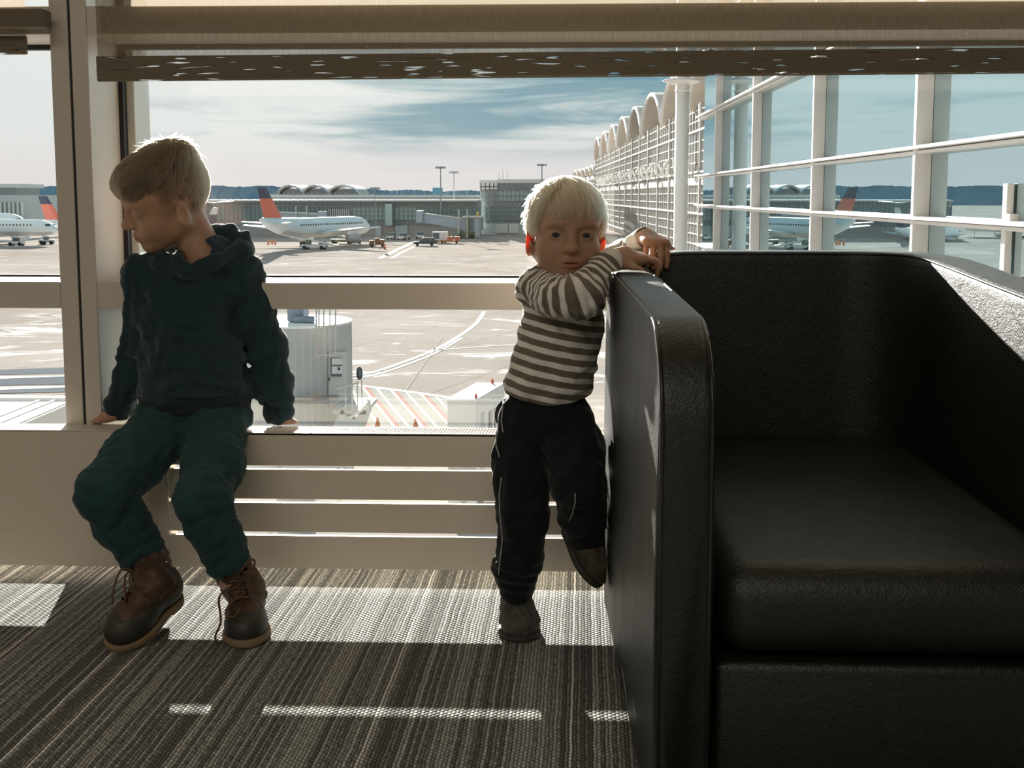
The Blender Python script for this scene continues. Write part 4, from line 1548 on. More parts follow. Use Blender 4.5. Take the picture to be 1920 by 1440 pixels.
# balcony outside the door with its rail and mirror
bz = P(640, 765, YN - RR).z
pc = P(672, 770, YN - RR + .6)
MB().box((P(628, 770, YN - RR).x, YN - RR - .3, bz - .10), (P(690, 770, YN - RR).x, YN - RR + 1.5, bz)).build('balcony_floor', M_rot, nb)
b = MB()
px_ = [(632, 730), (660, 722), (672, 716)]
pts = [P(x, y, YN - RR - .2) for x, y in px_]
b.tube(pts, .025, 6)
for x, y in ((648, 726), (660, 722), (670, 718)):
    t_ = P(x, y, YN - RR - .2)
    b.cyl(t_, (t_.x, t_.y, bz), .022, n=6)
b.build('balcony_rail', M_rail, nb)
mc = P(674, 700, YN - RR - .2)
MB().tube([mc + Vector((.055 * math.cos(a), .03 * math.cos(a), .15 * math.sin(a))) for a in [k * math.pi / 10 for k in range(21)]], .018, 6, False).build('mirror_rim', M_gasket, nb, smooth=True)
MB().ball(mc, .14, 8, (.38, .12, 1.0)).build('mirror_glass', M_vglass, nb, smooth=True)
MB().cyl(mc + Vector((0.05, 0, -.14)), (mc.x + .06, mc.y, bz), .018, n=6).build('mirror_post', M_rail, nb)
# stair and bumper below the door
MB().prism([P(606, 835, YN - RR - .3), P(642, 765, YN - RR - .3), P(648, 778, YN - RR - .3), P(664, 788, YN - RR - .3), P(690, 752, YN - RR - .3), P(693, 772, YN - RR - .3), P(668, 840, YN - RR - .3)], (0, .35, 0)).build('canopy_bellows', PM('bellows_grey', (0.52, 0.55, 0.53), 0.6), nb)
MB().tube([P(655, 784, YN - RR - .4), P(678, 770, YN - RR - .4), P(692, 754, YN - RR - .4), P(688, 749, YN - RR - .4)], .035, 6).build('bumper_rail', M_lw, nb)
MB().prism([P(540, 748, YN - RR - .1), P(632, 744, YN - RR - .1), P(632, 752, YN - RR - .1), P(540, 754, YN - RR - .1)], (0, .3, 0)).build('wall_ledge', PM('ledge_dark_grey', (0.26, 0.25, 0.24), 0.6), nb)  # ledge in a plain dark grey

# bridge roof below the narrow window
M_nroof = PM('walkway_roof', (0.55, 0.55, 0.545), 0.6, var=(0.8, 0.06))
nw = empty('walkway_roof', (P(60, 780, 26).x, 26, ZG), 'flat grey roof of the covered walkway below the narrow window', 'walkway')
p0, p1 = P(-120, 752, 27), P(152, 748, 27)
MB().box((p0.x, 20, p1.z - 3.0), (p1.x, 27, p1.z)).build('block', M_nroof, nw)
MB().box((p0.x, 26.8, p1.z - .05), (p1.x + .05, 27.05, p1.z + .06)).build('edge_trim', M_rotroof, nw)
for xx in (10, 40, 75):
    g_ = P(xx, 770, 25)
    MB().box((g_.x - .03, 20, p1.z), (g_.x + .03, 26.8, p1.z + .03)).build('roof_seam', M_rotroof, nw)
MB().box((p0.x + .5, 22, ZG), (p1.x - .5, 25, p1.z - 3.0)).build('support', M_rot, nw)

# white service van with a box body
YV = 41.0
sv = empty('service_truck', (P(880, 800, YV).x, YV, ZG), 'white boxy service truck with red beacons beside the hatched zone', 'service truck')
c1, c2 = P(838, 748, YV), P(893, 750, YV)
zt = c2.z
fx0, fx1 = c1.x, c2.x
q = PZ(946, 719, zt)           # far corner of the roof on the right side
dirv = Vector((q.x - fx1, q.y - YV, 0))
wv = Vector((fx1 - fx0, 0, 0))
base = Vector((fx0, YV, ZG + .35))
hgt = zt - base.z
MB().obox(base, wv, dirv, (0, 0, hgt)).build('box_body', M_vwhite, sv, bevel=.03)
MB().obox(base + Vector((-.03, -.04, hgt - .05)), wv + Vector((.06, 0, 0)), dirv, (0, 0, .09)).build('roof', M_rotroof, sv, bevel=.02)
MB().obox(base + Vector((.05, -.02, .40)), wv * .92, (0, .04, 0), (0, 0, hgt * .60)).build('windscreen', PM('windscreen_grey', (0.33, 0.33, 0.31), 0.2), sv)
MB().obox(base + Vector((.04, -.03, .08)), wv * .42, (0, .04, 0), (0, 0, .30)).build('bonnet_panel', M_lw, sv)
MB().tube([base + wv * .56 + Vector((.09 * math.cos(a), -.05, .34 + .12 * math.sin(a))) for a in [k * math.pi / 8 for k in range(17)]], .012, 6, False).build('steering_wheel', M_gasket, sv)
for k, s_ in enumerate((.16, .42, .62)):
    d0 = dirv * s_
    MB().obox(base + wv + d0 + Vector((-.02, 0, hgt * (.15 if k == 0 else .62))), dirv * .1, (.05, 0, 0), (0, 0, hgt * (.7 if k == 0 else .2))).build('side_door' if k == 0 else 'side_window', M_cgrey if k == 0 else M_vglass, sv)
M_beacon = PM('red_beacon', (0.55, 0.10, 0.08), 0.3)
for p_ in (base + wv * .97 + dirv * .02, base + wv * .62 + dirv * .93):
    MB().cyl((p_.x, p_.y, zt + .05), (p_.x, p_.y, zt + .22), .06, .045, 10).build('beacon', M_beacon, sv)
for s_ in (.12, .82):
    for e in (0.02, .98):
        c_ = base + wv * e + dirv * s_
        MB().cyl((c_.x - .12, c_.y, ZG + .4), (c_.x + .12, c_.y, ZG + .4), .4, n=14).build('wheel', M_tyre2, sv)
for cx, cy, lb in ((605, 802, 'red and white cone at the foot of the near rotunda'), (708, 800, 'small orange cone on the hatched zone by the rotunda'), (779, 803, 'orange cone at the lower end of the hatched zone')):
    c_ = PG(cx, cy)
    o = MB().cyl(c_, c_ + Vector((0, 0, .5)), .15, .03, 10).build('traffic_cone', M_vorange, base=c_)
    tag(o, lb, 'traffic cone', 'traffic cones on the apron')
# ================================================================== figures: implicit surfaces turned into meshes
def vec(p):
    return np.array([p[0], p[1], p[2]], dtype=np.float64)


def s_cap(a, b, ra, rb):
    a, b = vec(a), vec(b)
    ba = b - a
    L2 = max(ba @ ba, 1e-12)

    def f(p):
        pa = p - a
        h = np.clip((pa @ ba) / L2, 0, 1)
        q = pa - h[:, None] * ba
        return np.sqrt(np.einsum('ij,ij->i', q, q)) - (ra + (rb - ra) * h)
    f.c = (np.minimum(a, b) - max(ra, rb), np.maximum(a, b) + max(ra, rb))
    return f


def s_ell(c, r, R=None):
    c, r = vec(c), vec(r)

    def f(p):
        q = p - c
        if R is not None:
            q = q @ R
        k0 = np.sqrt(np.einsum('ij,ij->i', q / r, q / r))
        k1 = np.sqrt(np.einsum('ij,ij->i', q / (r * r), q / (r * r)))
        return k0 * (k0 - 1.0) / np.maximum(k1, 1e-9)
    return f


def s_box(c, hs, rad=0.0, R=None):
    c, hs = vec(c), vec(hs)

    def f(p):
        q = p - c
        if R is not None:
            q = q @ R
        q = np.abs(q) - (hs - rad)
        return np.linalg.norm(np.maximum(q, 0), axis=1) + np.minimum(q.max(axis=1), 0) - rad
    return f


def s_plane(pt, n):
    """negative on the side the normal points away from"""
    pt, n = vec(pt), vec(n)
    n = n / np.linalg.norm(n)
    return lambda p: (p - pt) @ n


def smin(a, b, k):
    if k <= 0:
        return np.minimum(a, b)
    h = np.maximum(k - np.abs(a - b), 0) / k
    return np.minimum(a, b) - h * h * k * 0.25


def smax(a, b, k):
    return -smin(-a, -b, k)


class Solid:
    """smooth union / cut / clip of shapes, in order"""
    def __init__(s):
        s.ops = []

    def add(s, f, k=0.01):
        s.ops.append(('u', f, k)); return s

    def cut(s, f, k=0.004):
        s.ops.append(('s', f, k)); return s

    def clip(s, f, k=0.002):
        s.ops.append(('i', f, k)); return s

    def warp(s, f):
        s.ops.append(('w', f, 0)); return s

    def __call__(s, p):
        d = None
        for o, f, k in s.ops:
            v = f(p)
            if d is None: d = v
            elif o == 'u': d = smin(d, v, k)
            elif o == 's': d = smax(d, -v, k)
            elif o == 'i': d = smax(d, v, k)
            elif o == 'w': d = d + v
        return d


def wrinkle(seed, amp, wl, direction=None, nwav=5):
    rg = np.random.RandomState(seed)
    K = []
    for i in range(nwav):
        d = rg.normal(size=3)
        if direction is not None:
            d = d * 0.45 + vec(direction) * 1.2
        d /= np.linalg.norm(d)
        K.append((d * 2 * math.pi / (wl * rg.uniform(0.7, 1.5)), rg.uniform(0, 6.28), rg.normal(size=3) * 2 * math.pi / (wl * 2.6), rg.uniform(0, 6.28), rg.uniform(.5, 1)))

    def f(p):
        o = 0
        for k, ph, k2, ph2, a in K:
            o = o + a * np.sin(p @ k + ph + 1.7 * np.sin(p @ k2 + ph2))
        return amp * o / (0.6 * nwav ** 0.5)
    return f


def mesh_sdf(fn, lo, hi, h, B=8, chunk=300000):
    lo, hi = vec(lo), vec(hi)
    nb = np.maximum(1, np.ceil((hi - lo) / (h * B)).astype(int))
    g = np.stack(np.meshgrid(*[np.arange(n) for n in nb], indexing='ij'), -1).reshape(-1, 3)
    cen = lo + (g + 0.5) * h * B
    d = np.concatenate([fn(cen[i:i + chunk]) for i in range(0, len(cen), chunk)])
    act = g[np.abs(d) < h * B * 1.25]
    off = np.stack(np.meshgrid(*[np.arange(B + 1)] * 3, indexing='ij'), -1).reshape(-1, 3)
    ip = (act[:, None, :] * B + off[None]).reshape(-1, 3)
    v = np.empty(len(ip), dtype=np.float32)
    for i in range(0, len(ip), chunk):
        v[i:i + chunk] = fn(lo + ip[i:i + chunk] * h)
    v = v.reshape(-1, B + 1, B + 1, B + 1)
    cs = [(x, y, z) for x in (0, 1) for y in (0, 1) for z in (0, 1)]
    c8 = np.stack([v[:, x:x + B, y:y + B, z:z + B] for x, y, z in cs], -1)
    ins = c8 < 0
    ac = ins.any(-1) & ~ins.all(-1)
    bi, ci, cj, ck = np.nonzero(ac)
    val = c8[bi, ci, cj, ck].astype(np.float64)
    cell = act[bi] * B + np.stack([ci, cj, ck], -1)
    pos = np.zeros((len(cell), 3))
    cnt = np.zeros(len(cell))
    ca = np.array(cs, dtype=float)
    for a in range(8):
        for b in range(a + 1, 8):
            if np.abs(ca[a] - ca[b]).sum() != 1: continue
            va, vb = val[:, a], val[:, b]
            m = (va < 0) != (vb < 0)
            t = np.where(m, va / np.where(m, va - vb, 1), 0)
            pos += np.where(m[:, None], ca[a] + t[:, None] * (ca[b] - ca[a]), 0)
            cnt += m
    V = lo + (cell + pos / cnt[:, None]) * h
    N = nb * B + 2
    key = (cell[:, 0] * N[1] + cell[:, 1]) * N[2] + cell[:, 2]
    order = np.argsort(key)
    sk = key[order]

    def find(c):
        k = (c[:, 0] * N[1] + c[:, 1]) * N[2] + c[:, 2]
        j = np.clip(np.searchsorted(sk, k), 0, len(sk) - 1)
        ok = sk[j] == k
        return order[j], ok
    Fs = []
    for ax, other in ((0, 4), (1, 2), (2, 1)):
        u, w = [(1, 2), (2, 0), (0, 1)][ax]
        m = (val[:, 0] < 0) != (val[:, other] < 0)
        c = cell[m]
        s0 = val[m, 0] < 0
        eu, ew = np.zeros(3, int), np.zeros(3, int)
        eu[u] = 1; ew[w] = 1
        q = [find(c), find(c - eu), find(c - eu - ew), find(c - ew)]
        ok = q[0][1] & q[1][1] & q[2][1] & q[3][1]
        f = np.stack([x[0] for x in q], -1)
        f = np.where(s0[:, None], f, f[:, ::-1])
        Fs.append(f[ok])
    return V, np.concatenate(Fs)


def grad(fn, p, e=0.0008):
    g = np.zeros_like(p)
    for i in range(3):
        q = p.copy(); q[:, i] += e
        r = p.copy(); r[:, i] -= e
        g[:, i] = fn(q) - fn(r)
    n = np.linalg.norm(g, axis=1, keepdims=True)
    return g / np.maximum(n, 1e-9)


def fast_mesh(name, V, Fq, m, parent=None, base=None, attrs=None, mats=None, mi=None):
    off = np.zeros(3)
    if parent is not None: off = np.array(ORIG[parent.name])
    elif base is not None: off = vec(base)
    me = bpy.data.meshes.new(name)
    V = V - off
    me.vertices.add(len(V))
    me.vertices.foreach_set('co', V.astype(np.float32).ravel())
    n = len(Fq)
    k = Fq.shape[1]
    me.loops.add(n * k)
    me.loops.foreach_set('vertex_index', Fq.astype(np.int32).ravel())
    me.polygons.add(n)
    me.polygons.foreach_set('loop_start', (np.arange(n) * k).astype(np.int32))
    me.polygons.foreach_set('loop_total', np.full(n, k, dtype=np.int32))
    me.polygons.foreach_set('use_smooth', np.ones(n, dtype=bool))
    me.materials.append(m)
    for x in (mats or []): me.materials.append(x)
    if mi is not None: me.polygons.foreach_set('material_index', mi.astype(np.int32))
    for an, av in (attrs or {}).items():
        a = me.attributes.new(an, 'FLOAT', 'POINT')
        a.data.foreach_set('value', av.astype(np.float32))
    me.update(calc_edges=True)
    me.validate()
    o = bpy.data.objects.new(name, me)
    COL.objects.link(o)
    if parent is not None: o.parent = parent
    elif base is not None: o.location = Vector(base)
    ORIG[o.name] = Vector(off)
    return o


def solid_obj(name, fn, lo, hi, h, m, parent=None, base=None, attrs=None, **kw):
    V, Fq = mesh_sdf(fn, lo, hi, h)
    at = {k: f(V) for k, f in (attrs or {}).items()}
    return fast_mesh(name, V, Fq, m, parent, base, at, **kw)


def trace(fn, x, y, y0=1.2, y1=2.7):
    """first point of the solid met by looking through photo pixel x, y"""
    d = ray(x, y)
    d = np.array(d) / d.y
    t = y0
    o = np.array(CAMP)
    for _ in range(200):
        p = o + d * t
        v = float(fn(p[None])[0])
        if v < 0.0003: return Vector(p)
        t += max(v * 0.8, 0.0004)
        if t > y1: return None
    return None


def frame(fwd, up):
    f = Vector(fwd).normalized()
    u = Vector(up)
    u = (u - f * u.dot(f)).normalized()
    l = u.cross(f)
    return np.array([f, l, u]).T            # columns: forward, left, up in world axes


class Head:
    """a child's head; local axes: x out of the face, y to the child's left, z up"""
    def __init__(s, c, fwd, up, sc, lid=0.0, chub=1.0, ear=1.0, ear_out=24, vault=.083, ear_z=-.012):
        s.ear_z = ear_z
        s.vault = vault
        s.ear, s.ear_out = ear, ear_out
        s.c, s.R, s.sc, s.lid, s.chub = vec(c), frame(fwd, up), sc, lid, chub
        s.face = s.make_face()

    def loc(s, p):
        return (p - s.c) @ s.R / s.sc

    def world(s, q):
        return s.c + s.R @ (vec(q) * s.sc)

    def make_face(s):
        S = Solid()
        ch = s.chub
        S.add(s_ell((-.012, 0, .030 - (.083 - s.vault) * .3), (.090, .0725, s.vault)))
        S.add(s_ell((.032, 0, .024), (.052, .060, .052)), .02)
        S.add(s_ell((.028, 0, -.030), (.056, .056 * ch, .062)), .02)
        for g in (1, -1):
            S.add(s_ell((.044, g * .034, -.038), (.030, .026 * ch, .027)), .018)
            S.add(s_cap((-.008, g * .052, -.048), (.052, g * .014, -.082), .017, .015), .024)
            S.add(s_ell((.069, g * .030, .019), (.014, .022, .007)), .016)
        S.add(s_ell((.062, 0, -.081), (.018, .021, .015)), .014)
        for g in (1, -1):
            S.cut(s_ell((.094, g * .031, .000), (.020, .019, .0115)), .014)
            S.add(s_ell((.0665, g * .031, .000), (.0150, .0165, .0135)), .004)
            if s.lid < 1:
                S.cut(s_ell((.086, g * .031, -.0015), (.0125, .0130, .0062)), .0015)
            else:
                S.cut(s_ell((.083, g * .031, -.0068), (.006, .0135, .0010)), .001)
        S.add(s_cap((.078, 0, .010), (.0935, 0, -.022), .0072, .0095), .012)
        S.add(s_ell((.096, 0, -.025), (.0105, .0105, .0095)), .006)
        for g in (1, -1):
            S.add(s_ell((.086, g * .0105, -.029), (.0085, .0065, .0065)), .005)
            S.cut(s_ell((.0935, g * .0055, -.0365), (.005, .0028, .003)), .002)
        S.add(s_ell((.073, 0, -.056), (.014, .024, .014)), .012)
        S.add(s_ell((.0845, 0, -.0525), (.0065, .017, .0042)), .004)
        S.add(s_ell((.0830, 0, -.0620), (.0065, .0145, .0048)), .004)
        S.cut(s_ell((.092, 0, -.0572), (.012, .0195, .0010)), .0022)
        for g in (1, -1):
            a = math.radians(s.ear_out) * g
            Re = np.array([[math.cos(a), -math.sin(a), 0], [math.sin(a), math.cos(a), 0], [0, 0, 1]])
            e = s.ear
            ey = g * (.0672 + .0046 * e)
            S.add(s_ell((-.012, ey, s.ear_z), (.019 * e, .0048, .028 * e), Re), .006)
            S.cut(s_ell((-.008, ey + g * .0062, s.ear_z + .003), (.0120 * e, .0052, .0185 * e), Re), .003)
            S.add(s_ell((-.002, g * .0715, s.ear_z - .004), (.005, .004, .007)), .004)
        return S

    def __call__(s, p):
        q = s.loc(p)
        d = np.linalg.norm(q - np.array([0, 0, 0.005]), axis=1) - 0.10
        out = d.copy()
        near = d < 0.05
        if near.any():
            out[near] = s.face(q[near])
        return out * s.sc


def hand_shapes(wrist, fdir, back, s, curls, thumb=1, spread=0.06, tcurl=0.4):
    """palm, four fingers and a thumb; curls = bend (radians) at the three joints of each finger"""
    X = Vector(fdir).normalized()
    Z = Vector(back)
    Z = (Z - X * Z.dot(X)).normalized()
    Yv = Z.cross(X) * thumb
    w = Vector(wrist)

    def T(x, y, z):
        return w + (X * x + Yv * y + Z * z) * s
    out = []
    ky = [.0215, .0072, -.0072, -.0205]
    kx = [.056, .059, .056, .050]
    fl = [(.022, .015, .012), (.025, .017, .013), (.023, .016, .012), (.018, .012, .011)]
    fr = [.0069, .0072, .0069, .0060]
    for i in range(4):
        out.append((s_cap(T(0.0, ky[i] * .55, 0), T(kx[i], ky[i], .001), .0125 * s, .0095 * s), .010 * s))
    out.append((s_cap(T(.012, .012, -.004), T(.040, .004, -.005), .012 * s, .011 * s), .008 * s))
    for i in range(4):
        ang = 0.0
        p = T(kx[i], ky[i], .001)
        sp = spread * (1.5 - i)
        for j in range(3):
            ang += curls[i][j]
            d = (X * math.cos(ang) - Z * math.sin(ang)) + Yv * sp * math.cos(ang)
            d.normalize()
            q = p + d * fl[i][j] * s
            r0, r1 = fr[i] * (1 - .07 * j), fr[i] * (1 - .07 * (j + 1))
            out.append((s_cap(p, q, r0 * s, r1 * s), .0022 * s))
            p = q
    t0 = T(.014, .018, -.004)
    t1 = t0 + (X * .55 + Yv * .80 - Z * .28).normalized() * .024 * s
    t2 = t1 + (X * .85 + Yv * .42 - Z * tcurl).normalized() * .018 * s
    t3 = t2 + (X * .95 + Yv * .12 - Z * tcurl).normalized() * .015 * s
    out.append((s_cap(t0, t1, .0105 * s, .0082 * s), .007 * s))
    out.append((s_cap(t1, t2, .0080 * s, .0070 * s), .0025 * s))
    out.append((s_cap(t2, t3, .0070 * s, .0058 * s), .002 * s))
    return out


def skin_mat(name, col, lipc):
    m, t, out = new_mat(name)
    b = t.nodes.new('ShaderNodeBsdfPrincipled')
    b.inputs['Roughness'].default_value = 0.5
    b.inputs['Specular IOR Level'].default_value = 0.35
    b.inputs['Subsurface Weight'].default_value = 1.0
    b.inputs['Subsurface Radius'].default_value = (1.0, 0.28, 0.12)
    b.inputs['Subsurface Scale'].default_value = 0.0085
    at = NN(t, 'ShaderNodeAttribute', attribute_name='lip')
    ab = NN(t, 'ShaderNodeAttribute', attribute_name='brow')
    c = t.nodes.new('ShaderNodeTexCoord')
    n = NN(t, 'ShaderNodeTexNoise', i_Scale=60.0, i_Detail=3.0)
    t.links.new(c.outputs['Object'], n.inputs['Vector'])
    cc = mixrgb(t, n.outputs['Fac'], tuple(x * .93 for x in col), tuple(min(1, x * 1.07) for x in col))
    cc = mixrgb(t, at.outputs['Fac'], cc, lipc)
    cc = mixrgb(t, ab.outputs['Fac'], cc, (0.20, 0.13, 0.075))
    t.links.new(cc, b.inputs['Base Color'])
    t.links.new(b.outputs[0], out.inputs['Surface'])
    return m


def lip_attr(hd):
    def f(V):
        q = hd.loc(V)
        e = ((q[:, 1] / .019) ** 2 + ((q[:, 2] + .057) / .0095) ** 2)
        return np.clip(1.25 - e, 0, 1) * (q[:, 0] > .06) * .8
    return f


def brow_attr(hd, amt):
    def f(V):
        q = hd.loc(V)
        y = np.abs(q[:, 1])
        zc = .019 + .003 * np.sin((y - .012) / .036 * math.pi)
        e = ((y - .031) / .019) ** 2 + ((q[:, 2] - zc) / .0036) ** 2
        return np.clip(1.2 - e, 0, 1) * (q[:, 0] > .04) * amt
    return f


def hair_mat(name, col, tr):
    m, t, out = new_mat(name)
    b = t.nodes.new('ShaderNodeBsdfPrincipled')
    b.inputs['Roughness'].default_value = 0.42
    b.inputs['Specular IOR Level'].default_value = 0.45
    c = t.nodes.new('ShaderNodeTexCoord')
    n = NN(t, 'ShaderNodeTexNoise', i_Scale=120.0, i_Detail=3.0)
    t.links.new(c.outputs['Object'], n.inputs['Vector'])
    r = ramp(t, [(0.3, tuple(x * .7 for x in col)), (0.7, tuple(min(1, x * 1.2) for x in col))])
    t.links.new(n.outputs['Fac'], r.inputs['Fac'])
    t.links.new(r.outputs['Color'], b.inputs['Base Color'])
    tl = t.nodes.new('ShaderNodeBsdfTranslucent')
    t.links.new(r.outputs['Color'], tl.inputs['Color'])
    mx = t.nodes.new('ShaderNodeMixShader')
    mx.inputs[0].default_value = tr
    t.links.new(b.outputs[0], mx.inputs[1])
    t.links.new(tl.outputs[0], mx.inputs[2])
    t.links.new(mx.outputs[0], out.inputs['Surface'])
    return m


def strands(hd, n, whorl, start, length, surf, rad, keep, lift, seed, droop=0.0, layer=(0.0, 0.0)):
    """hair tubes combed away from the whorl; surf(dir) gives the radius of the hair surface from the skull centre"""
    rg = random.Random(seed)
    w = Vector(whorl).normalized()
    u = w.orthogonal().normalized()
    v = w.cross(u)
    out = []
    cen = Vector((-.012, 0, .030))
    made = 0
    tries = 0
    while made < n and tries < n * 12:
        tries += 1
        phi = rg.uniform(0, 2 * math.pi)
        a0 = rg.uniform(*start)
        ci = math.floor(phi * 17 / 6.2832 * 2 + 3 * a0)
        rc_ = random.Random(ci * 7 + seed)
        ln = rg.uniform(*length) * rc_.uniform(.72, 1.18)
        cl = (ci - 3 * a0 + .5) * 6.2832 / 34 + rc_.uniform(-.06, .06)
        cs = rc_.uniform(-.35, .35)
        pts = []
        ok = True
        lf = rg.uniform(*lift)
        ly = rg.uniform(*layer)
        sw = cs + rg.uniform(-.10, .10)
        for k in range(7):
            s_ = k / 6
            a = a0 + ln * s_
            ph = phi + (cl - phi) * 0.55 * s_ + sw * s_ * s_
            d = (w * math.cos(a) + (u * math.cos(ph) + v * math.sin(ph)) * math.sin(a)).normalized()
            r = surf(d) + lf * s_ * s_ + 0.0008 + ly
            q = cen + d * r
            q.z -= droop * s_ * s_
            if not keep(q, s_):
                ok = k >= 4
                break
            pts.append(q)
        if not ok or len(pts) < 4:
            continue
        made += 1
        out.append(np.array([list(hd.world(q)) for q in pts]))
    return out


def surf_of(S):
    """distance from the skull centre to the surface of the hair volume, along a direction"""
    o_ = np.array([-.012, 0, .030])
    r = np.linspace(.055, .125, 36)

    def f(d):
        v = S(o_ + r[:, None] * np.array(d))
        i = int(np.argmax(v > 0))
        if v[i] <= 0: return .1
        if i == 0: return float(r[0])
        return float(r[i - 1] + (r[i] - r[i - 1]) * (-v[i - 1]) / (v[i] - v[i - 1]))
    return f


def hair_curves(name, lines, r0, m, parent):
    cu = bpy.data.hair_curves.new(name)
    cu.add_curves([len(l) for l in lines])
    P_ = np.concatenate(lines) - np.array(ORIG[parent.name])
    cu.position_data.foreach_set('vector', P_.astype(np.float32).ravel())
    rad = np.concatenate([r0 * (1 - .7 * np.linspace(0, 1, len(l)) ** 1.6) for l in lines])
    at = cu.attributes.get('radius') or cu.attributes.new('radius', 'FLOAT', 'POINT')
    at.data.foreach_set('value', rad.astype(np.float32))
    cu.materials.append(m)
    o = bpy.data.objects.new(name, cu)
    COL.objects.link(o)
    o.parent = parent
    ORIG[o.name] = Vector(ORIG[parent.name])
    return o


def strand_mat(name, col, rough=0.35, radial=0.45):
    m, t, out = new_mat(name)
    h = t.nodes.new('ShaderNodeBsdfHairPrincipled')
    h.parametrization = 'COLOR'
    h.inputs['Color'].default_value = (*col, 1)
    h.inputs['Roughness'].default_value = rough
    h.inputs['Radial Roughness'].default_value = radial
    h.inputs['Random Roughness'].default_value = 0.2
    t.links.new(h.outputs[0], out.inputs['Surface'])
    return m


def join(V1, F1, V2, F2):
    return np.concatenate([V1, V2]), np.concatenate([F1, F2 + len(V1)])


def cloth(name, col, rough=0.9, bump=(260, 0.35, 0.0012), sheen=0.25, var=(30, .12)):
    return PM(name, col, rough, spec=0.15, bump=bump, sheen=sheen, var=var)


def eye_obj(hd, g, parent, iris, gaze):
    c = Vector(hd.world((.0665, g * .031, 0)))
    r = .0128 * hd.sc
    gz = (Vector(gaze)).normalized()
    x = gz.orthogonal().normalized()
    y = gz.cross(x)
    V, Fc, mi = [], [], []
    nr, ns = 14, 18
    for i in range(nr + 1):
        th = math.pi * i / nr
        for k in range(ns):
            an = 2 * math.pi * k / ns
            V.append(c + (gz * math.cos(th) + (x * math.cos(an) + y * math.sin(an)) * math.sin(th)) * r)
    for i in range(nr):
        for k in range(ns):
            k2 = (k + 1) % ns
            Fc.append((i * ns + k, (i + 1) * ns + k, (i + 1) * ns + k2, i * ns + k2))
            mi.append(2 if i < 1 else (1 if i < 4 else 0))
    return link_mesh('eye', V, Fc, M_eyewhite, parent, True, mats=[iris, M_pupil], mi=mi)


M_eyewhite = PM('eye_white', (0.34, 0.32, 0.30), 0.2)
M_iris = PM('eye_iris_blue_grey', (0.035, 0.05, 0.055), 0.12)
M_pupil = PM('eye_pupil', (0.005, 0.005, 0.005), 0.08)
M_skin = skin_mat('fair_skin', (0.47, 0.290, 0.198), (0.38, 0.15, 0.12))
# ================================================================== the boy on the radiator
def chain(S, pts, rs, k=0.015, k0=None):
    for i in range(len(pts) - 1):
        S.add(s_cap(pts[i], pts[i + 1], rs[i], rs[i + 1]), k)
    return S


ZL = zz[0] + 0.003                                   # top of the radiator
B_base = P(360, 800, 2.33)
hb_c = P(310, 375, 2.36)
boy_head = Head(hb_c, (-0.81, -0.46, -0.33), (-0.05, -0.24, 1.0), 0.93, lid=1.0, ear=.95, ear_z=-.025)
b_neck0 = boy_head.world((-.030, 0, -.045))
b_neck1 = P(392, 497, 2.385)
b_shR, b_shL = P(272, 517, 2.375), P(447, 508, 2.39)      # his right (at the left of the picture), his left
b_elR, b_elL = P(262, 660, 2.40), P(502, 650, 2.41)
b_wrR, b_wrL = P(217, 772, 2.385), P(523, 784, 2.385)
b_hipR, b_hipL = P(318, 790, 2.34), P(408, 790, 2.34)
b_knR, b_knL = P(196, 926, 2.125), P(381, 938, 2.105)
b_anR, b_anL = P(272, 1072, 2.165), P(434, 1085, 2.135)
b_pel, b_bel, b_che = P(362, 775, 2.36), P(362, 690, 2.37), P(357, 585, 2.385)

ledge = s_box((0.0, (YR + 2.62) / 2, ZL / 2), (4.0, (2.62 - YR) / 2 + .003, ZL / 2 + .0032))

body = Solid()
body.add(boy_head)
chain(body, [b_neck0, b_neck1], [.036, .042], .02)
chain(body, [b_neck1, b_che, b_bel, b_pel], [.045, .070, .070, .075], .03)
chain(body, [b_shR, b_shL], [.035, .035], .03)
chain(body, [b_shR, b_elR, b_wrR], [.030, .024, .0185], .01)
chain(body, [b_shL, b_elL, b_wrL], [.030, .024, .0185], .01)
chain(body, [b_hipR, b_knR, b_anR], [.045, .034, .026], .01)
chain(body, [b_hipL, b_knL, b_anL], [.045, .034, .026], .01)
flat = [(.25, .18, .10)] * 4
for f, k in hand_shapes(b_wrR, (-.80, .25, -.50), (-.45, .0, .85), 0.96, [(.10, .22, .12), (.06, .22, .12), (.06, .22, .12), (.08, .25, .15)], thumb=-1, spread=.12):
    body.add(f, k)
for f, k in hand_shapes(b_wrL, (.62, .45, -.42), (.30, .1, .9), 0.96, [(.05, .2, .12)] * 4, thumb=1, spread=.10):
    body.add(f, k)
body.cut(ledge, .004)
lo = np.min([vec(p) for p in (b_knR, b_wrR, b_anR, b_knL)], axis=0) - .14
hi = np.max([vec(p) for p in (b_wrL, b_shL, b_elL)], axis=0) + .14
lo[2] = 0.05
hi[2] = hb_c.z + .14
person = solid_obj('person', body, lo, hi, 0.0021, M_skin, base=B_base, attrs={'lip': lip_attr(boy_head), 'brow': brow_attr(boy_head, .45)})
tag(person, 'boy in a dark hoodie, jeans and lace-up boots sitting on the radiator and looking down', 'person')

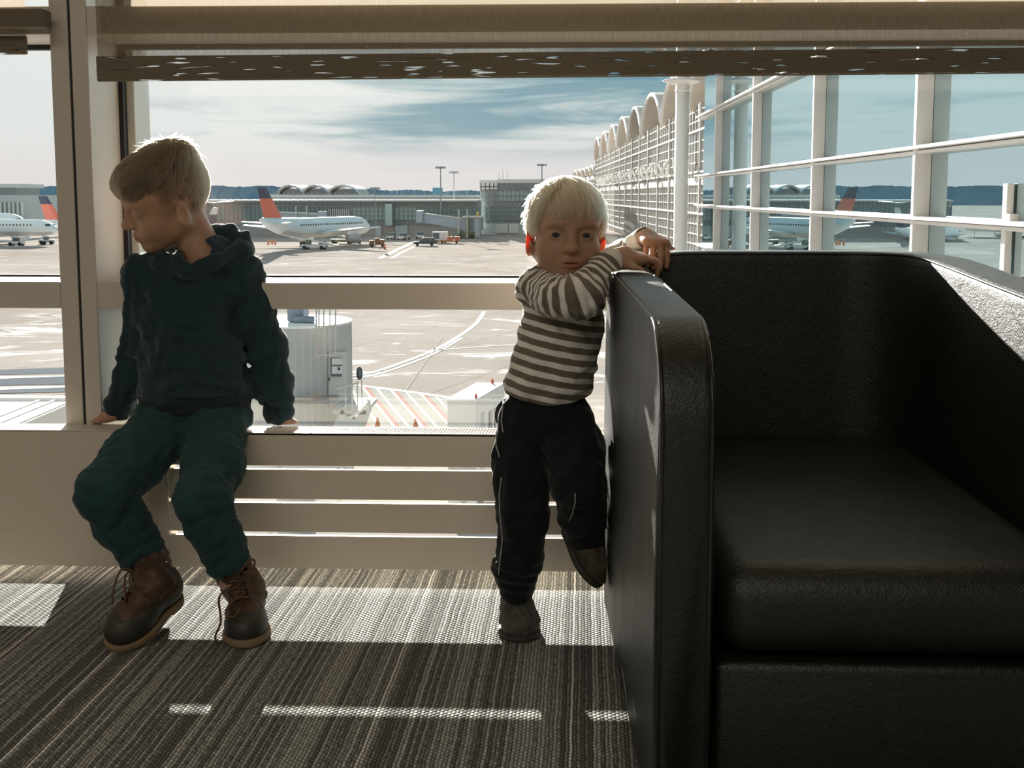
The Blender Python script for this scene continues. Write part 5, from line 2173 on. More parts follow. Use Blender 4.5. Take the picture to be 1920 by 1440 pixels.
# hair: short back and sides, longer top combed to a heavy fringe
M_hairB = hair_mat('dark_blond_hair', (0.17, 0.125, 0.07), 0.3)
hairS = Solid()
hairS.add(s_ell((-.014, 0, .030), (.0910, .0738, .0850)))
hairS.add(s_ell((.026, 0, .068), (.064, .062, .040)), .03)
hairS.add(s_ell((-.040, 0, .086), (.052, .052, .034)), .03)
hairS.add(s_cap((.070, -.036, .052), (.070, .038, .052), .022, .022), .02)
hairFull = Solid()
hairFull.ops = list(hairS.ops)
surfB = surf_of(hairFull)
hairS = Solid().add(lambda q: hairFull(q) + .0025)
hairS.cut(s_ell((.090, 0, -.020), (.058, .096, .056)), .006)
hairS.cut(lambda q: np.maximum(q[:, 2] + .066 - .62 * q[:, 0], -1), .006)
for g in (1, -1):
    hairS.cut(s_ell((-.010, g * .082, -.026), (.022, .016, .032)), .005)


def comb(q):
    d = q - np.array([-.05, 0.005, .10])
    ph = np.arctan2(d[:, 1], d[:, 0])
    return .0011 * np.sin(ph * 46 + 5 * np.sin(q[:, 2] * 60)) + .0009 * np.sin(ph * 19 + 2)


hairS.warp(comb)


def hair_world(hd, S):
    def f(p):
        q = hd.loc(p)
        d = np.linalg.norm(q - np.array([0, 0, 0.03]), axis=1) - 0.115
        out = d.copy()
        n_ = d < 0.05
        if n_.any(): out[n_] = S(q[n_])
        return out * hd.sc
    return f


hw = hair_world(boy_head, hairS)
V1, F1 = mesh_sdf(hw, vec(hb_c) - .15, vec(hb_c) + .15, 0.0018)


def keepB(q, s_):
    return q.z > -.035 + .35 * q.x * (q.x < 0) and not (q.x > .05 and q.z < .030) and not (abs(q.y) > .05 and q.z < .004 and -.035 < q.x < .05)


hairo = fast_mesh('hair', V1, F1, M_hairB, person)
LB = strands(boy_head, 7500, (-.45, .08, 1.0), (0.03, 1.75), (.35, .65), surfB, .0006, keepB, (0, .002), 4, layer=(-.003, .0015))
LB += strands(boy_head, 160, (-.45, .08, 1.0), (0.02, .55), (.25, .42), surfB, .0005, keepB, (.003, .014), 9)
hair_curves('hair_strands', LB, .00038, strand_mat('dark_blond_strands', (0.115, 0.080, 0.045)), hairo)

# hoodie
M_hood = cloth('navy_sweatshirt', (0.022, 0.046, 0.055))
hd_ = Solid()
hd_.add(s_ell(P(357, 592, 2.385), (.106, .082, .115)))
hd_.add(s_ell(P(362, 690, 2.370), (.112, .088, .10)), .03)
hd_.add(s_ell(P(366, 738, 2.350), (.113, .090, .050)), .025)
chain(hd_, [b_shR, P(395, 495, 2.39), b_shL], [.046, .055, .046], .03)
chain(hd_, [b_shR, P(270, 590, 2.39), b_elR], [.043, .036, .034], .022)
chain(hd_, [b_elR, P(243, 712, 2.395), P(222, 762, 2.388)], [.035, .033, .027], .015)
chain(hd_, [b_shL, P(476, 580, 2.40), b_elL], [.044, .041, .037], .022)
chain(hd_, [b_elL, P(512, 720, 2.40), P(521, 772, 2.39)], [.038, .038, .031], .015)
# collar and the hood lying on the back of the neck
hd_.add(s_cap(P(300, 492, 2.33), P(352, 500, 2.315), .020, .020), .025)
hd_.add(s_cap(P(352, 500, 2.315), P(405, 482, 2.34), .020, .022), .025)


def armfold(c, n, amp, wl, ext):
    c, n = vec(c), vec(n)
    n = n / np.linalg.norm(n)

    def f(p):
        q = p - c
        s_ = q @ n
        return -amp * np.exp(-(np.einsum('ij,ij->i', q, q)) / (ext * ext)) * (np.abs(np.sin(s_ * math.pi / wl + 1.2 * np.sin(p[:, 0] * 30 + p[:, 2] * 17))) ** 1.5)
    return f


hd_.warp(wrinkle(11, .0022, .085))
hd_.warp(wrinkle(12, .0012, .045, (0.2, 0, 1)))
hd_.warp(armfold(b_elR, (0, 0, 1), .007, .026, .055))
hd_.warp(armfold(b_elL, (.2, 0, 1), .007, .03, .06))
hd_.warp(armfold(P(525, 755, 2.39), (.1, 0, 1), .006, .022, .04))
hd_.warp(armfold(P(232, 745, 2.39), (.1, 0, 1), .006, .022, .04))
hd_.warp(armfold(P(370, 735, 2.29), (0, 0, 1), .005, .03, .12))
hood_core = Solid()
for o_ in hd_.ops: hood_core.ops.append(o_)
hd_.cut(s_cap(b_neck0, P(383, 505, 2.375), .038, .044), .008)
hd_.cut(s_cap(P(350, 470, 2.28), P(372, 478, 2.33), .012, .03), .01)
hd_.clip(lambda p: (P(366, 760, 2.3).z - .004) - p[:, 2] + 0.1 * np.maximum(np.abs(p[:, 0] - P(366, 760, 2.3).x) - .125, 0) * 0 - 9 * (np.abs(p[:, 0] - P(366, 760, 2.3).x) > .128), .003)
hd_.cut(ledge, .003)
hoodie = solid_obj('hoodie', hd_, lo, hi, 0.0030, M_hood, person)
M_rib = PM('ribbed_cuff_knit', (0.014, 0.023, 0.027), 0.95, bump=(600, .5, .002))
# hem band, cuffs, hood, pocket
zb_ = P(366, 758, 2.29).z
band = Solid()
band.add(s_ell(P(366, 748, 2.350), (.114, .092, .09)))
band.add(lambda p: hood_core(p) + .001, .01)
band.clip(lambda p: np.abs(p[:, 2] - zb_ + .004) - .014, .003)
band.clip(lambda p: np.abs(p[:, 0] - P(366, 758, 2.3).x) - .125, .004)
solid_obj('hem_band', band, vec(P(366, 758, 2.35)) - .17, vec(P(366, 758, 2.35)) + .17, .0028, M_rib, hoodie)
for a_, b__, r_ in ((P(222, 762, 2.388), b_wrR, .0265), (P(521, 772, 2.39), b_wrL, .0300)):
    e = vec(b__) + (vec(b__) - vec(a_)) * .55
    cu = Solid().add(s_cap(a_, e, r_ + .001, r_ - .004)).cut(s_cap(vec(a_) + (e - vec(a_)) * .55, e + (e - vec(a_)) * 2, r_ - .010, r_ - .010), .003)
    n_ = e - vec(a_)
    n_ = n_ / np.linalg.norm(n_)
    cu.clip(s_plane(e, n_), .003)
    cu.warp(wrinkle(5, .0012, .03))
    cu.cut(ledge, .002)
    solid_obj('cuff', cu, vec(a_) - .08, vec(a_) + .08, .002, M_rib, hoodie)
hdd = Solid()
hp = [P(372, 452, 2.42), P(400, 444, 2.425), P(428, 443, 2.42), P(452, 455, 2.40), P(460, 472, 2.38)]
chain(hdd, hp, [.014, .021, .024, .022, .014], .012)
chain(hdd, [P(330, 480, 2.44), P(372, 462, 2.45), P(420, 458, 2.45), P(458, 470, 2.42)], [.02, .03, .035, .02], .02)
hdd.add(s_cap(P(452, 468, 2.37), P(405, 490, 2.32), .016, .014), .014)
hdd.add(s_cap(P(405, 490, 2.32), P(352, 508, 2.305), .014, .010), .012)
hdd.cut(s_cap(b_neck0, P(386, 500, 2.385), .037, .043), .006)
hdd.warp(wrinkle(21, .002, .05))
solid_obj('hood', hdd, vec(P(395, 470, 2.4)) - .15, vec(P(395, 470, 2.4)) + .15, .0026, M_hood, hoodie)
pk = Solid()
pk.add(lambda p: hood_core(p) - .0035)
pk.cut(lambda p: hood_core(p) + .004, .002)
pz0, pz1 = P(366, 745, 2.28).z, P(366, 652, 2.28).z
pxc = P(372, 700, 2.28).x
pk.clip(lambda p: np.maximum(pz0 - p[:, 2], p[:, 2] - pz1), .004)
pk.clip(lambda p: np.abs(p[:, 0] - pxc) - (.088 - .36 * np.maximum(0, p[:, 2] - pz0 - .028)), .004)
pk.clip(lambda p: p[:, 1] - 2.345, .004)
solid_obj('pocket', pk, vec(P(370, 700, 2.3)) - .13, vec(P(370, 700, 2.3)) + .13, .0024, M_hood, hoodie)

# jeans
M_jean = cloth('dark_denim', (0.024, 0.062, 0.066), bump=(420, .3, .001), sheen=.1)
je = Solid()
je.add(s_ell(P(364, 775, 2.355), (.110, .088, .065)))
chain(je, [b_hipR, P(252, 862, 2.215), b_knR], [.066, .057, .052], .03)
chain(je, [b_hipL, P(400, 872, 2.205), b_knL], [.066, .055, .050], .03)
chain(je, [b_knR, P(232, 985, 2.14), P(270, 1040, 2.157)], [.050, .046, .044], .016)
chain(je, [b_knL, P(398, 990, 2.11), P(431, 1058, 2.128)], [.049, .044, .041], .016)
je.warp(wrinkle(31, .0024, .07))
je.warp(wrinkle(32, .0012, .035))
for c_, n_ in ((b_knR, (.3, 0, 1)), (b_knL, (0, 0, 1)), (P(262, 1030, 2.155), (-.4, 0, 1)), (P(424, 1040, 2.125), (-.2, 0, 1)), (P(330, 830, 2.26), (1, 0, .3))):
    je.warp(armfold(c_, n_, .006, .028, .055))
axR = vec(P(268, 1032, 2.155)) - vec(b_knR)
axL = vec(P(426, 1040, 2.125)) - vec(b_knL)
je_core = je
je2 = Solid()
je2.ops = list(je.ops)
zc0 = P(366, 760, 2.3).z
je2.cut(ledge, .006)
je2.clip(lambda p: p[:, 2] - zc0 - .02, .004)
je2.clip(lambda p: np.where(p[:, 0] < P(330, 900, 2.15).x, (p - vec(P(273, 1042, 2.155))) @ (axR / np.linalg.norm(axR)), (p - vec(P(431, 1066, 2.125))) @ (axL / np.linalg.norm(axL))), .004)
jeans = solid_obj('jeans', je2, lo, hi, 0.0030, M_jean, person)

# lace-up duck boots
M_brown = PM('boot_brown_leather', (0.070, 0.038, 0.021), 0.6, bump=(300, .3, .001), var=(40, .2))
M_rub = PM('boot_grey_rubber', (0.040, 0.039, 0.034), 0.55, bump=(200, .15, .001))
M_sole = PM('boot_cream_sole', (0.24, 0.17, 0.095), 0.7)
M_lace = PM('boot_lace', (0.13, 0.065, 0.035), 0.8)


def boot(parent, heel, toe, up, shaft_top, s, flipx, loop):
    """boot on the foot from heel to toe (points on the sole), shaft up to shaft_top"""
    heel, toe, top = Vector(heel), Vector(toe), Vector(shaft_top)
    R = frame(toe - heel, up)
    Lb = (toe - heel).length / s

    def W(x, y, z):
        return Vector(vec(heel) + R @ (vec((x, y, z)) * s))

    def local(fn):
        return lambda p: fn(((p - vec(heel)) @ R) / s) * s
    topl = Vector(((vec(top) - vec(heel)) @ R) / s)
    foot = Solid()
    foot.add(s_cap((.032, 0, .038), (Lb - .042, 0, .028), .030, .031))
    foot.add(s_ell((Lb - .052, 0.002, .028), (.052, .038, .033)), .02)
    foot.add(s_cap((.032, 0, .045), (.045, 0, .075), .031, .031), .02)
    foot.add(s_cap((Lb - .07, 0, .045), (.055, 0, .075), .024, .028), .02)
    foot.clip(lambda q: -q[:, 2] + .012, .004)
    rub = Solid(); rub.ops = list(foot.ops)
    # rubber reaches the instep, lower at the sides
    rub.clip(lambda q: q[:, 2] - (.052 + .10 * np.clip(q[:, 0] - (Lb - .085), 0, .06)), .003)
    bt_ = empty('boot', B_base) if False else None
    c0 = np.array([vec(heel) - .13 * s, vec(heel) - .13]).min(0) - .08
    c1 = np.array([vec(toe), vec(top), vec(heel)]).max(0) + .12
    c0 = np.array([vec(toe), vec(top), vec(heel)]).min(0) - .12
    b_o = solid_obj('boot', local(rub), c0, c1, .0024, M_rub, parent)
    sh_ = Solid()
    sh_.ops = [(o_, (lambda q, f=f: f(q) + .003), k) for o_, f, k in foot.ops[:4]]
    sh_.add(s_cap((.045, 0, .060), topl, .033, .038), .02)
    sh_.clip(lambda q: .048 - q[:, 2], .003)
    tn = np.array(topl) - np.array([.045, 0, .060])
    tn /= np.linalg.norm(tn)
    sh_.clip(lambda q: (q - np.array(topl)) @ tn - .008, .003)
    sh_.cut(s_cap(np.array(topl) - tn * .015, np.array(topl) + tn * .1, .031, .033), .003)
    sh_.warp(lambda q: wrinkle(41, .0016, .03)(q))
    solid_obj('shaft', local(sh_), c0, c1, .0024, M_brown, b_o)
    # collar band
    # sole
    so = Solid()
    so.add(s_ell((Lb - .055, .002, .006), (.060, .042, .03)))
    so.add(s_cap((.036, 0, .006), (Lb - .06, 0, .006), .035, .037), .02)
    so.clip(lambda q: np.maximum(q[:, 2] - .0155, -q[:, 2]), .003)
    so.cut(s_box((Lb * .40, 0, -.004), (.018, .06, .008), .003), .003)
    solid_obj('sole', local(so), c0, c1, .002, M_sole, b_o)
    # laces up the front of the shaft
    fr = local(lambda q: np.minimum(sh_(q), foot(q)))

    def front(u, y):
        """point on the front of the instep: u 0 at the toes, 1 at the top"""
        a = vec((Lb - .068, 0, .030)); b_ = np.array(topl) - tn * .012
        base_ = a + (b_ - a) * u
        d = vec((.75, 0, .65)) if u < .5 else vec((.95, 0, .3))
        d = d / np.linalg.norm(d)
        p0 = base_ + vec((0, y, 0))
        pts = np.array([p0 + d * r for r in np.linspace(0, .09, 46)])
        vv = np.minimum(sh_(pts), foot(pts))
        i = np.nonzero(vv < 0)[0]
        q = pts[min(i[-1] + 1, 45)] if len(i) else pts[0]
        return W(*q)
    us = [.30, .44, .58, .72, .86]
    for i, u in enumerate(us):
        wv_ = .013 + .003 * u
        pts = [front(u, -wv_), front(u + .03, -wv_ * .4), front(u + .035, wv_ * .4), front(u, wv_)]
        MB().tube(pts, .0022 * s, 6).build('lace', M_lace, b_o, smooth=True)
        if i + 1 < len(us):
            pts = [front(u, -wv_), front((u + us[i + 1]) / 2, 0), front(us[i + 1], wv_)]
            MB().tube(pts, .0020 * s, 6).build('lace', M_lace, b_o, smooth=True)
        for y in (-wv_, wv_):
            MB().ball(front(u, y), .0032 * s, 5).build('eyelet', M_gasket, b_o, smooth=True)
    for pl in loop:
        pts = [Vector(p) for p in pl]
        out_ = []
        for i in range(len(pts) - 1):
            p0, p1, p2, p3 = pts[max(i - 1, 0)], pts[i], pts[i + 1], pts[min(i + 2, len(pts) - 1)]
            for k in range(6):
                t = k / 6
                out_.append(0.5 * ((2 * p1) + (p2 - p0) * t + (2 * p0 - 5 * p1 + 4 * p2 - p3) * t * t + (3 * p1 - p0 - 3 * p2 + p3) * t ** 3))
        out_.append(pts[-1])
        MB().tube(out_, .0021, 6).build('lace_end', M_lace, b_o, smooth=True)
    return b_o


tR, tL = PZ(207, 1219, 0.001), PZ(459, 1216, 0.001)
hR = P(337, 1112, 2.155)
YQ = tR.y
boot(person, hR, tR, (0.35, 0.15, 1.0), P(277, 1044, 2.165), 1.0, 1,
     [[P(243, 1066, 2.09), P(226, 1070, 2.08), P(214, 1100, 2.07), P(210, 1134, 2.065)],
      [P(246, 1068, 2.09), P(236, 1078, 2.08), P(234, 1105, 2.07), P(239, 1128, 2.065)],
      [P(247, 1070, 2.09), P(243, 1082, 2.08), P(245, 1100, 2.07), P(242, 1118, 2.065)]])
hL = tL + Vector((-.036, .165, 0.0))
boot(person, hL, tL, (-0.02, 0, 1.0), P(431, 1056, 2.135), 1.0, -1,
     [[P(452, 1072, 2.08), P(465, 1052, 2.08), P(477, 1051, 2.08), P(474, 1066, 2.08), P(458, 1074, 2.08)],
      [P(456, 1074, 2.08), P(472, 1074, 2.07), P(486, 1077, 2.07)],
      [P(447, 1120, 2.05), P(428, 1136, 2.03), P(424, 1154, 2.02), P(440, 1156, 2.02), P(450, 1140, 2.03)],
      [P(432, 1100, 2.06), P(411, 1120, 2.06), P(414, 1165, 2.05), P(404, 1192, 2.05), P(406, 1207, 2.05)]])
# ================================================================== the toddler at the armchair
T_base = PZ(972, 1203, 0.0)
ht_c = P(1061, 431, 2.13)
tod_head = Head(ht_c, (0.13, -1.0, -0.10), (0.02, 0.0, 1.0), 0.875, lid=0.0, chub=1.12, ear=1.15, ear_out=30, vault=.076, ear_z=-.026)
t_neck0 = tod_head.world((-.020, 0, -.050))
t_neck1 = P(1066, 522, 2.16)
t_che, t_bel, t_pel = P(1056, 600, 2.15), P(1036, 690, 2.15), P(1018, 770, 2.15)
t_shR, t_shL = P(1008, 540, 2.13), P(1114, 530, 2.18)
t_elR, t_wrR = P(1088, 556, 2.03), P(1152, 487, 2.110)
t_elL, t_wrL = P(1168, 482, 2.330), P(1213, 446, 2.245)
t_hipR, t_hipL = P(985, 795, 2.15), P(1058, 795, 2.15)
t_knR, t_anR = P(980, 955, 2.105), P(968, 1115, 2.165)
t_knL, t_anL = P(1086, 905, 2.045), P(1097, 1030, 2.135)

def _arm(p):
    """solid of the armchair's left arm and back, so that hands, knee and shoe rest against them"""
    x, y, z = p[:, 0], p[:, 1], p[:, 2]
    s_ = np.clip(y - 1.36, 0, .9)
    xc = 0.0965 + TH / 2 + 0.0235 * (0.92 - np.clip(y - 1.36, 0, .92))
    top = 0.668 + 0.020 * s_ / 0.9 + .004
    arm = np.maximum(np.maximum(np.abs(x - xc) - (TH / 2 + .0065), z - top), np.maximum(1.36 - y, y - 2.288))
    back = np.maximum(np.maximum(np.abs(y - (2.285 - TH / 2)) - (TH / 2 + .0065), z - .7185), np.maximum(.094 - x, x - .7))
    back = np.maximum(back, 1e-3 * 0 + (.115 - x))
    return np.minimum(arm, back)


tb = Solid()
tb.add(tod_head)
chain(tb, [t_neck0, t_neck1], [.032, .036], .02)
chain(tb, [t_neck1, t_che, t_bel, t_pel], [.040, .055, .056, .056], .03)
chain(tb, [t_shR, t_shL], [.028, .028], .02)
chain(tb, [t_shR, t_elR, t_wrR], [.024, .020, .0165], .01)
chain(tb, [t_shL, t_elL, t_wrL], [.024, .020, .0165], .01)
chain(tb, [t_hipR, t_knR, t_anR], [.036, .030, .022], .01)
chain(tb, [t_hipL, t_knL, t_anL], [.036, .030, .022], .01)
# right hand lies over the arm of the chair, fingers bent down on its inner side
kR = P(1202, 483, 2.130)
for f, k in hand_shapes(t_wrR, Vector(kR) - Vector(t_wrR), (-.1, -.25, 1.0), 0.92, [(.22, .95, .5), (.25, 1.0, .5), (.27, 1.0, .5), (.30, 1.0, .5)], thumb=-1, spread=.05):
    tb.add(f, k)
tb.add(s_cap(t_wrR, P(1172, 481, 2.12), .0165, .019), .012)
# left hand hangs over the back of the chair, fingers down
kL = P(1233, 458, 2.192)
for f, k in hand_shapes(t_wrL, Vector(kL) - Vector(t_wrL), (.15, -.35, 1.0), 0.90, [(1.10, .25, .14), (1.14, .25, .14), (1.16, .25, .14), (1.20, .28, .18)], thumb=1, spread=.07):
    tb.add(f, k)
tb.cut(_arm, .003)
lo2 = np.min([vec(p) for p in (t_shR, t_knR, t_anR, t_elR)], axis=0) - .12
hi2 = np.max([vec(p) for p in (t_wrL, t_elL, kL)], axis=0) + .10
lo2[2], hi2[2] = -.005, ht_c.z + .13
toddler = solid_obj('person', tb, lo2, hi2, 0.0019, M_skin, base=T_base, attrs={'lip': lip_attr(tod_head), 'brow': brow_attr(tod_head, .14)})
tag(toddler, 'blond toddler in a striped top standing on one foot and leaning on the black armchair', 'person')
for g in (1, -1):
    eye_obj(tod_head, g, toddler, M_iris, Vector((0.03, -1.0, -0.02)))

# pale, fine, straight hair over the ears
M_hairT = hair_mat('pale_blond_hair', (0.45, 0.34, 0.20), 0.4)
hT = Solid()
hT.add(s_ell((-.014, 0, .0285), (.0910, .0748, .0765)))
hT.add(s_ell((.018, 0, .046), (.060, .062, .042)), .03)
for g in (1, -1):
    hT.add(s_ell((-.014, g * .058, .012), (.048, .018, .036)), .02)
hTFull = Solid()
hTFull.ops = list(hT.ops)
surfT = surf_of(hTFull)
hT = Solid().add(lambda q: hTFull(q) + .0035)
hT.cut(s_ell((.098, 0, -.008), (.074, .080, .104)), .006)
hT.cut(lambda q: q[:, 2] + .012 - .1 * q[:, 0], .008)
for g in (1, -1):
    hT.cut(s_ell((.000, g * .086, -.034), (.040, .030, .034)), .006)
hT.warp(comb)
hwT = hair_world(tod_head, hT)
V1, F1 = mesh_sdf(hwT, vec(ht_c) - .14, vec(ht_c) + .14, 0.0021)


def keepT(q, s_):
    y = abs(q.y + .006)
    if q.x > .035 and y < .052: return q.z > .026 + .10 * y - .012 * s_
    if y > .050 and q.x > -.045: return q.z > -.004 - .016 * s_ - .2 * min(0, q.x)* 0 
    return q.z > -.045


hairt = fast_mesh('hair', V1, F1, M_hairT, toddler)
LT_ = strands(tod_head, 10500, (-.30, -.05, 1.0), (0.02, 1.75), (.40, .80), surfT, .0005, keepT, (0, .003), 14, layer=(-.001, .0042))
LT_ += strands(tod_head, 420, (-.30, -.05, 1.0), (0.4, 1.50), (.30, .55), surfT, .0004, keepT, (.003, .011), 19, layer=(0.0, .003))
hair_curves('hair_strands', LT_, .00034, strand_mat('pale_blond_strands', (0.56, 0.43, 0.265)), hairt)


# striped top
def stripe_mat():
    m, t, out = new_mat('striped_knit')
    b = t.nodes.new('ShaderNodeBsdfPrincipled')
    b.inputs['Roughness'].default_value = 0.92
    b.inputs['Specular IOR Level'].default_value = 0.1
    b.inputs['Sheen Weight'].default_value = 0.3
    a = NN(t, 'ShaderNodeAttribute', attribute_name='along')
    c = t.nodes.new('ShaderNodeTexCoord')
    n = NN(t, 'ShaderNodeTexNoise', i_Scale=40.0, i_Detail=2.0)
    t.links.new(c.outputs['Object'], n.inputs['Vector'])
    u = math_(t, 'ADD', math_(t, 'DIVIDE', a.outputs['Fac'], 0.0212), math_(t, 'MULTIPLY', n.outputs['Fac'], 0.12))
    fr = math_(t, 'FRACT', u)
    r = ramp(t, [(0.0, (0.17, 0.143, 0.112)), (0.50, (0.17, 0.143, 0.112)), (0.54, (0.80, 0.765, 0.70)), (0.96, (0.80, 0.765, 0.70)), (1.0, (0.17, 0.143, 0.112))])
    t.links.new(fr, r.inputs['Fac'])
    n2 = NN(t, 'ShaderNodeTexNoise', i_Scale=700.0, i_Detail=2.0)
    t.links.new(c.outputs['Object'], n2.inputs['Vector'])
    cc = mixrgb(t, 0.35, r.outputs['Color'], n2.outputs['Color'], 'OVERLAY')
    t.links.new(cc, b.inputs['Base Color'])
    bp = NN(t, 'ShaderNodeBump', i_Strength=0.4, i_Distance=0.001)
    t.links.new(n2.outputs['Fac'], bp.inputs['Height'])
    t.links.new(bp.outputs['Normal'], b.inputs['Normal'])
    t.links.new(b.outputs[0], out.inputs['Surface'])
    return m


M_stripe = stripe_mat()
st = Solid()
tor = Solid()
tor.add(s_ell(P(1057, 592, 2.15), (.074, .064, .085)))
tor.add(s_ell(P(1042, 668, 2.145), (.076, .066, .080)), .03)
tor.add(s_ell(P(1024, 722, 2.145), (.079, .070, .055)), .03)
chain(tor, [t_shR, P(1062, 518, 2.16), t_shL], [.034, .040, .034], .03)
tor.add(s_cap(P(1040, 520, 2.10), P(1090, 515, 2.10), .016, .016), .02)
slR = [t_shR, P(1048, 556, 2.055), t_elR, P(1118, 522, 2.065), P(1139, 497, 2.095)]
slL = [t_shL, t_elL, P(1198, 460, 2.275)]
sR = chain(Solid(), slR, [.036, .033, .033, .028, .026], .018)
sL = chain(Solid(), slL, [.034, .030, .0265], .018)
st.add(tor).add(sR, .014).add(sL, .014)
st.warp(wrinkle(51, .0018, .06))
st.warp(wrinkle(52, .0010, .03, (.3, 0, 1)))
st.warp(armfold(P(1060, 560, 2.03), (1, 0, .15), .007, .020, .055))
st.warp(armfold(P(1110, 540, 2.04), (1, 0, .6), .005, .018, .04))
st.warp(armfold(P(1030, 735, 2.08), (.5, 0, 1), .005, .03, .06))
top_core = Solid(); top_core.ops = list(st.ops)
eR = vec(P(1144, 491, 2.102)); nR = vec(t_wrR) - vec(slR[-2]); nR /= np.linalg.norm(nR)
eL = vec(P(1207, 451, 2.258)); nL = vec(t_wrL) - vec(t_elL); nL /= np.linalg.norm(nL)
st.add(s_cap(slR[-1], eR + nR * .004, .026, .0245), .006)
st.add(s_cap(slL[-1], eL + nL * .004, .0265, .025), .006)
st.cut(s_cap(eR - nR * .012, eR + nR * .06, .0205, .0205), .003)
st.cut(s_cap(eL - nL * .012, eL + nL * .06, .0215, .0215), .003)
st.cut(s_cap(t_neck0, P(1066, 524, 2.15), .034, .037), .006)
# hem: dips in the middle
ax = vec(P(1058, 560, 2.15)) - vec(P(1018, 750, 2.15))
ax /= np.linalg.norm(ax)
hemz = lambda p: P(1018, 750, 2.08).z - .012 * np.cos((p[:, 0] - P(1036, 760, 2.08).x) * 22) + .10 * (p[:, 0] - P(1018, 750, 2.1).x) * 0
st.clip(lambda p: hemz(p) - p[:, 2], .003)
st.cut(_arm, .003)


def smooth_path(pts, n=8):
    pts = [Vector(p) for p in pts]
    o_ = []
    for i in range(len(pts) - 1):
        p0, p1, p2, p3 = pts[max(i - 1, 0)], pts[i], pts[i + 1], pts[min(i + 2, len(pts) - 1)]
        for k in range(n):
            u = k / n
            o_.append(0.5 * ((2 * p1) + (p2 - p0) * u + (2 * p0 - 5 * p1 + 4 * p2 - p3) * u * u + (3 * p1 - p0 - 3 * p2 + p3) * u ** 3))
    return o_ + [pts[-1]]


def along(V):
    a = (V - vec(P(1018, 750, 2.15))) @ ax
    dT = tor(V)

    def arc(pts):
        best = np.full(len(V), 9.0); co = np.zeros(len(V)); L0 = 0
        for i in range(len(pts) - 1):
            p0, p1 = vec(pts[i]), vec(pts[i + 1])
            d = p1 - p0; L = np.linalg.norm(d); d = d / L
            s_ = np.clip((V - p0) @ d, 0, L)
            r = np.linalg.norm(V - p0 - s_[:, None] * d, axis=1)
            m = r < best
            best = np.where(m, r, best); co = np.where(m, L0 + s_, co); L0 += L
        return co
    def sweep(pts):
        # angle-like coordinate: soft average of the arc length of nearby path points along each vertex
        q = np.array([list(p) for p in smooth_path(pts)])
        L_ = np.concatenate([[0], np.cumsum(np.linalg.norm(np.diff(q, axis=0), axis=1))])
        d2 = ((V[:, None, :] - q[None]) ** 2).sum(-1)
        w = np.exp(-(d2 - d2.min(1, keepdims=True)) / (.022 ** 2))
        return (w * L_).sum(1) / w.sum(1) * 1.4
    dR, dL = sR(V), sL(V)
    o_ = np.where(dR < dT - .002, sweep(slR), a)
    o_ = np.where((dL < dT - .002) & (dL < dR), sweep(slL), o_)
    return o_


solid_obj('striped_top', st, lo2, hi2, 0.0024, M_stripe, toddler, attrs={'along': along})

# dark sweatpants with thin pale piping
M_pant = cloth('navy_sweatpants', (0.013, 0.016, 0.018), sheen=.12)
pa = Solid()
pa.add(s_ell(P(1018, 780, 2.15), (.084, .074, .062)))
chain(pa, [t_hipR, P(982, 875, 2.12), t_knR], [.056, .053, .047], .02)
chain(pa, [t_knR, P(975, 1040, 2.13), P(966, 1108, 2.155)], [.046, .042, .031], .015)
chain(pa, [t_hipL, P(1078, 850, 2.10), t_knL], [.056, .052, .046], .02)
chain(pa, [t_knL, P(1094, 965, 2.09), P(1100, 1015, 2.13)], [.045, .040, .034], .015)
pa.add(s_ell(P(950, 1062, 2.14), (.030, .030, .030)), .02)
pa.warp(wrinkle(61, .0022, .06))
for c_, n_ in ((t_knR, (0, 0, 1)), (P(965, 1080, 2.1), (0, 0, 1)), (t_knL, (0, 0, 1)), (P(1020, 830, 2.08), (.6, 0, 1))):
    pa.warp(armfold(c_, n_, .006, .026, .05))
pc_ = Solid(); pc_.ops = list(pa.ops)
zt_ = P(1018, 742, 2.1).z
pa.clip(lambda p: p[:, 2] - zt_, .004)
pa.clip(lambda p: np.where(p[:, 0] < P(1035, 1000, 2.1).x, P(966, 1128, 2.15).z - p[:, 2], P(1100, 1028, 2.12).z - p[:, 2]), .004)
pa.cut(_arm, .003)
pants = solid_obj('sweatpants', pa, lo2, hi2, 0.0026, M_pant, toddler)
M_piping = PM('pale_piping', (0.42, 0.42, 0.40), 0.7)


def on_pants(px, r=.0013, name='side_piping'):
    pts = []
    for i in range(len(px) - 1):
        for k in range(6):
            x = px[i][0] + (px[i + 1][0] - px[i][0]) * k / 6
            y = px[i][1] + (px[i + 1][1] - px[i][1]) * k / 6
            q = trace(pa, x, y)
            if q is not None: pts.append(q)
    if len(pts) > 2:
        MB().tube(pts, r, 6).build(name, M_piping, pants, smooth=True)


on_pants([(944, 752), (940, 790), (944, 815)])
on_pants([(931, 806), (930, 835), (938, 862)])
on_pants([(940, 895), (936, 930), (938, 970), (942, 1010), (938, 1045), (934, 1085)])
on_pants([(1078, 925), (1079, 940), (1074, 962), (1066, 980)])

# shoes
M_shoeL = PM('toddler_grey_shoe', (0.085, 0.080, 0.066), 0.8, bump=(220, .4, .001), var=(60, .2))
M_shoeB = PM('toddler_brown_shoe', (0.060, 0.042, 0.030), 0.7, bump=(220, .4, .001))
M_shoeS = PM('toddler_shoe_sole', (0.045, 0.040, 0.034), 0.7)


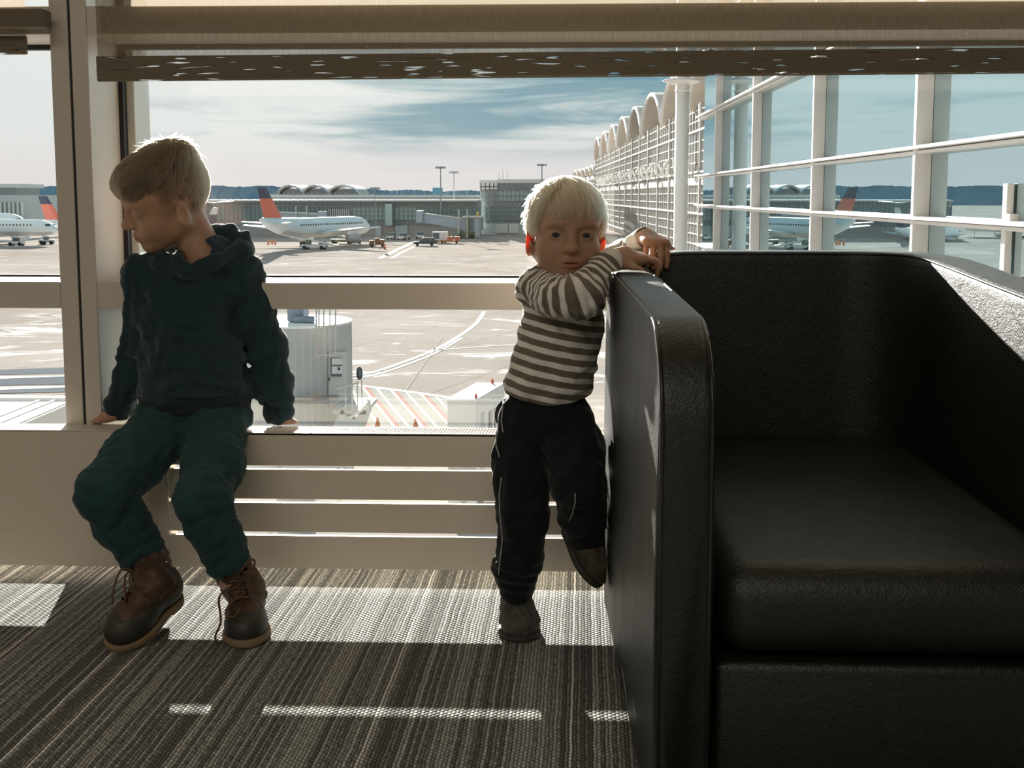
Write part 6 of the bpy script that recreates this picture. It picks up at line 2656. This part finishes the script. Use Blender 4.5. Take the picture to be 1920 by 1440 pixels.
def shoe(parent, heel, toe, up, s, m, ank):
    heel, toe = Vector(heel), Vector(toe)
    R = frame(toe - heel, up)
    Lb = (toe - heel).length / s

    def local(fn):
        return lambda p: fn(((p - vec(heel)) @ R) / s) * s
    al = ((vec(ank) - vec(heel)) @ R) / s
    f = Solid()
    f.add(s_cap((.028, 0, .032), (Lb - .036, 0, .026), .028, .028))
    f.add(s_ell((Lb - .042, 0, .024), (.042, .035, .028)), .02)
    f.add(s_cap((.030, 0, .04), al, .029, .028), .016)
    f.clip(lambda q: .010 - q[:, 2], .003)
    f.warp(wrinkle(71, .0012, .03))
    cutl = lambda q: _arm(vec(heel) + q @ R.T * s) / s
    f.cut(cutl, .002)
    c0 = np.array([vec(toe), vec(heel), vec(ank)]).min(0) - .08
    c1 = np.array([vec(toe), vec(heel), vec(ank)]).max(0) + .08
    so = Solid()
    so.add(s_ell((Lb - .045, 0, .005), (.048, .038, .03)))
    so.add(s_cap((.030, 0, .005), (Lb - .05, 0, .005), .032, .033), .02)
    so.clip(lambda q: np.maximum(q[:, 2] - .012, -q[:, 2]), .003)
    so.cut(cutl, .002)
    o = solid_obj('shoe', local(f), c0, c1, .0022, m, parent)
    solid_obj('sole', local(so), c0, c1, .0022, M_shoeS, o)
    # hook strap over the instep
    sp = Solid()
    sp.ops = [(o_, (lambda q, g=g: g(q) - .0025), k) for o_, g, k in f.ops[:3]]
    sp.clip(lambda q: np.abs(q[:, 0] - (Lb * .52) + .45 * (q[:, 2] - .05)) - .010, .003)
    sp.clip(lambda q: .022 - q[:, 2], .003)
    sp.cut(cutl, .002)
    solid_obj('strap', local(sp), c0, c1, .0022, m, o)
    return o


toeR = PZ(978, 1206, 0.0)
shoe(toddler, toeR + Vector((-.014, .120, 0)), toeR, (0, 0, 1), 1.0, M_shoeL, t_anR)
heelL = P(1060, 990, 2.175)
toeL = P(1116, 1102, 2.095)
shoe(toddler, heelL, toeL, (0.75, -0.35, .45), 1.0, M_shoeB, P(1096, 1018, 2.13))
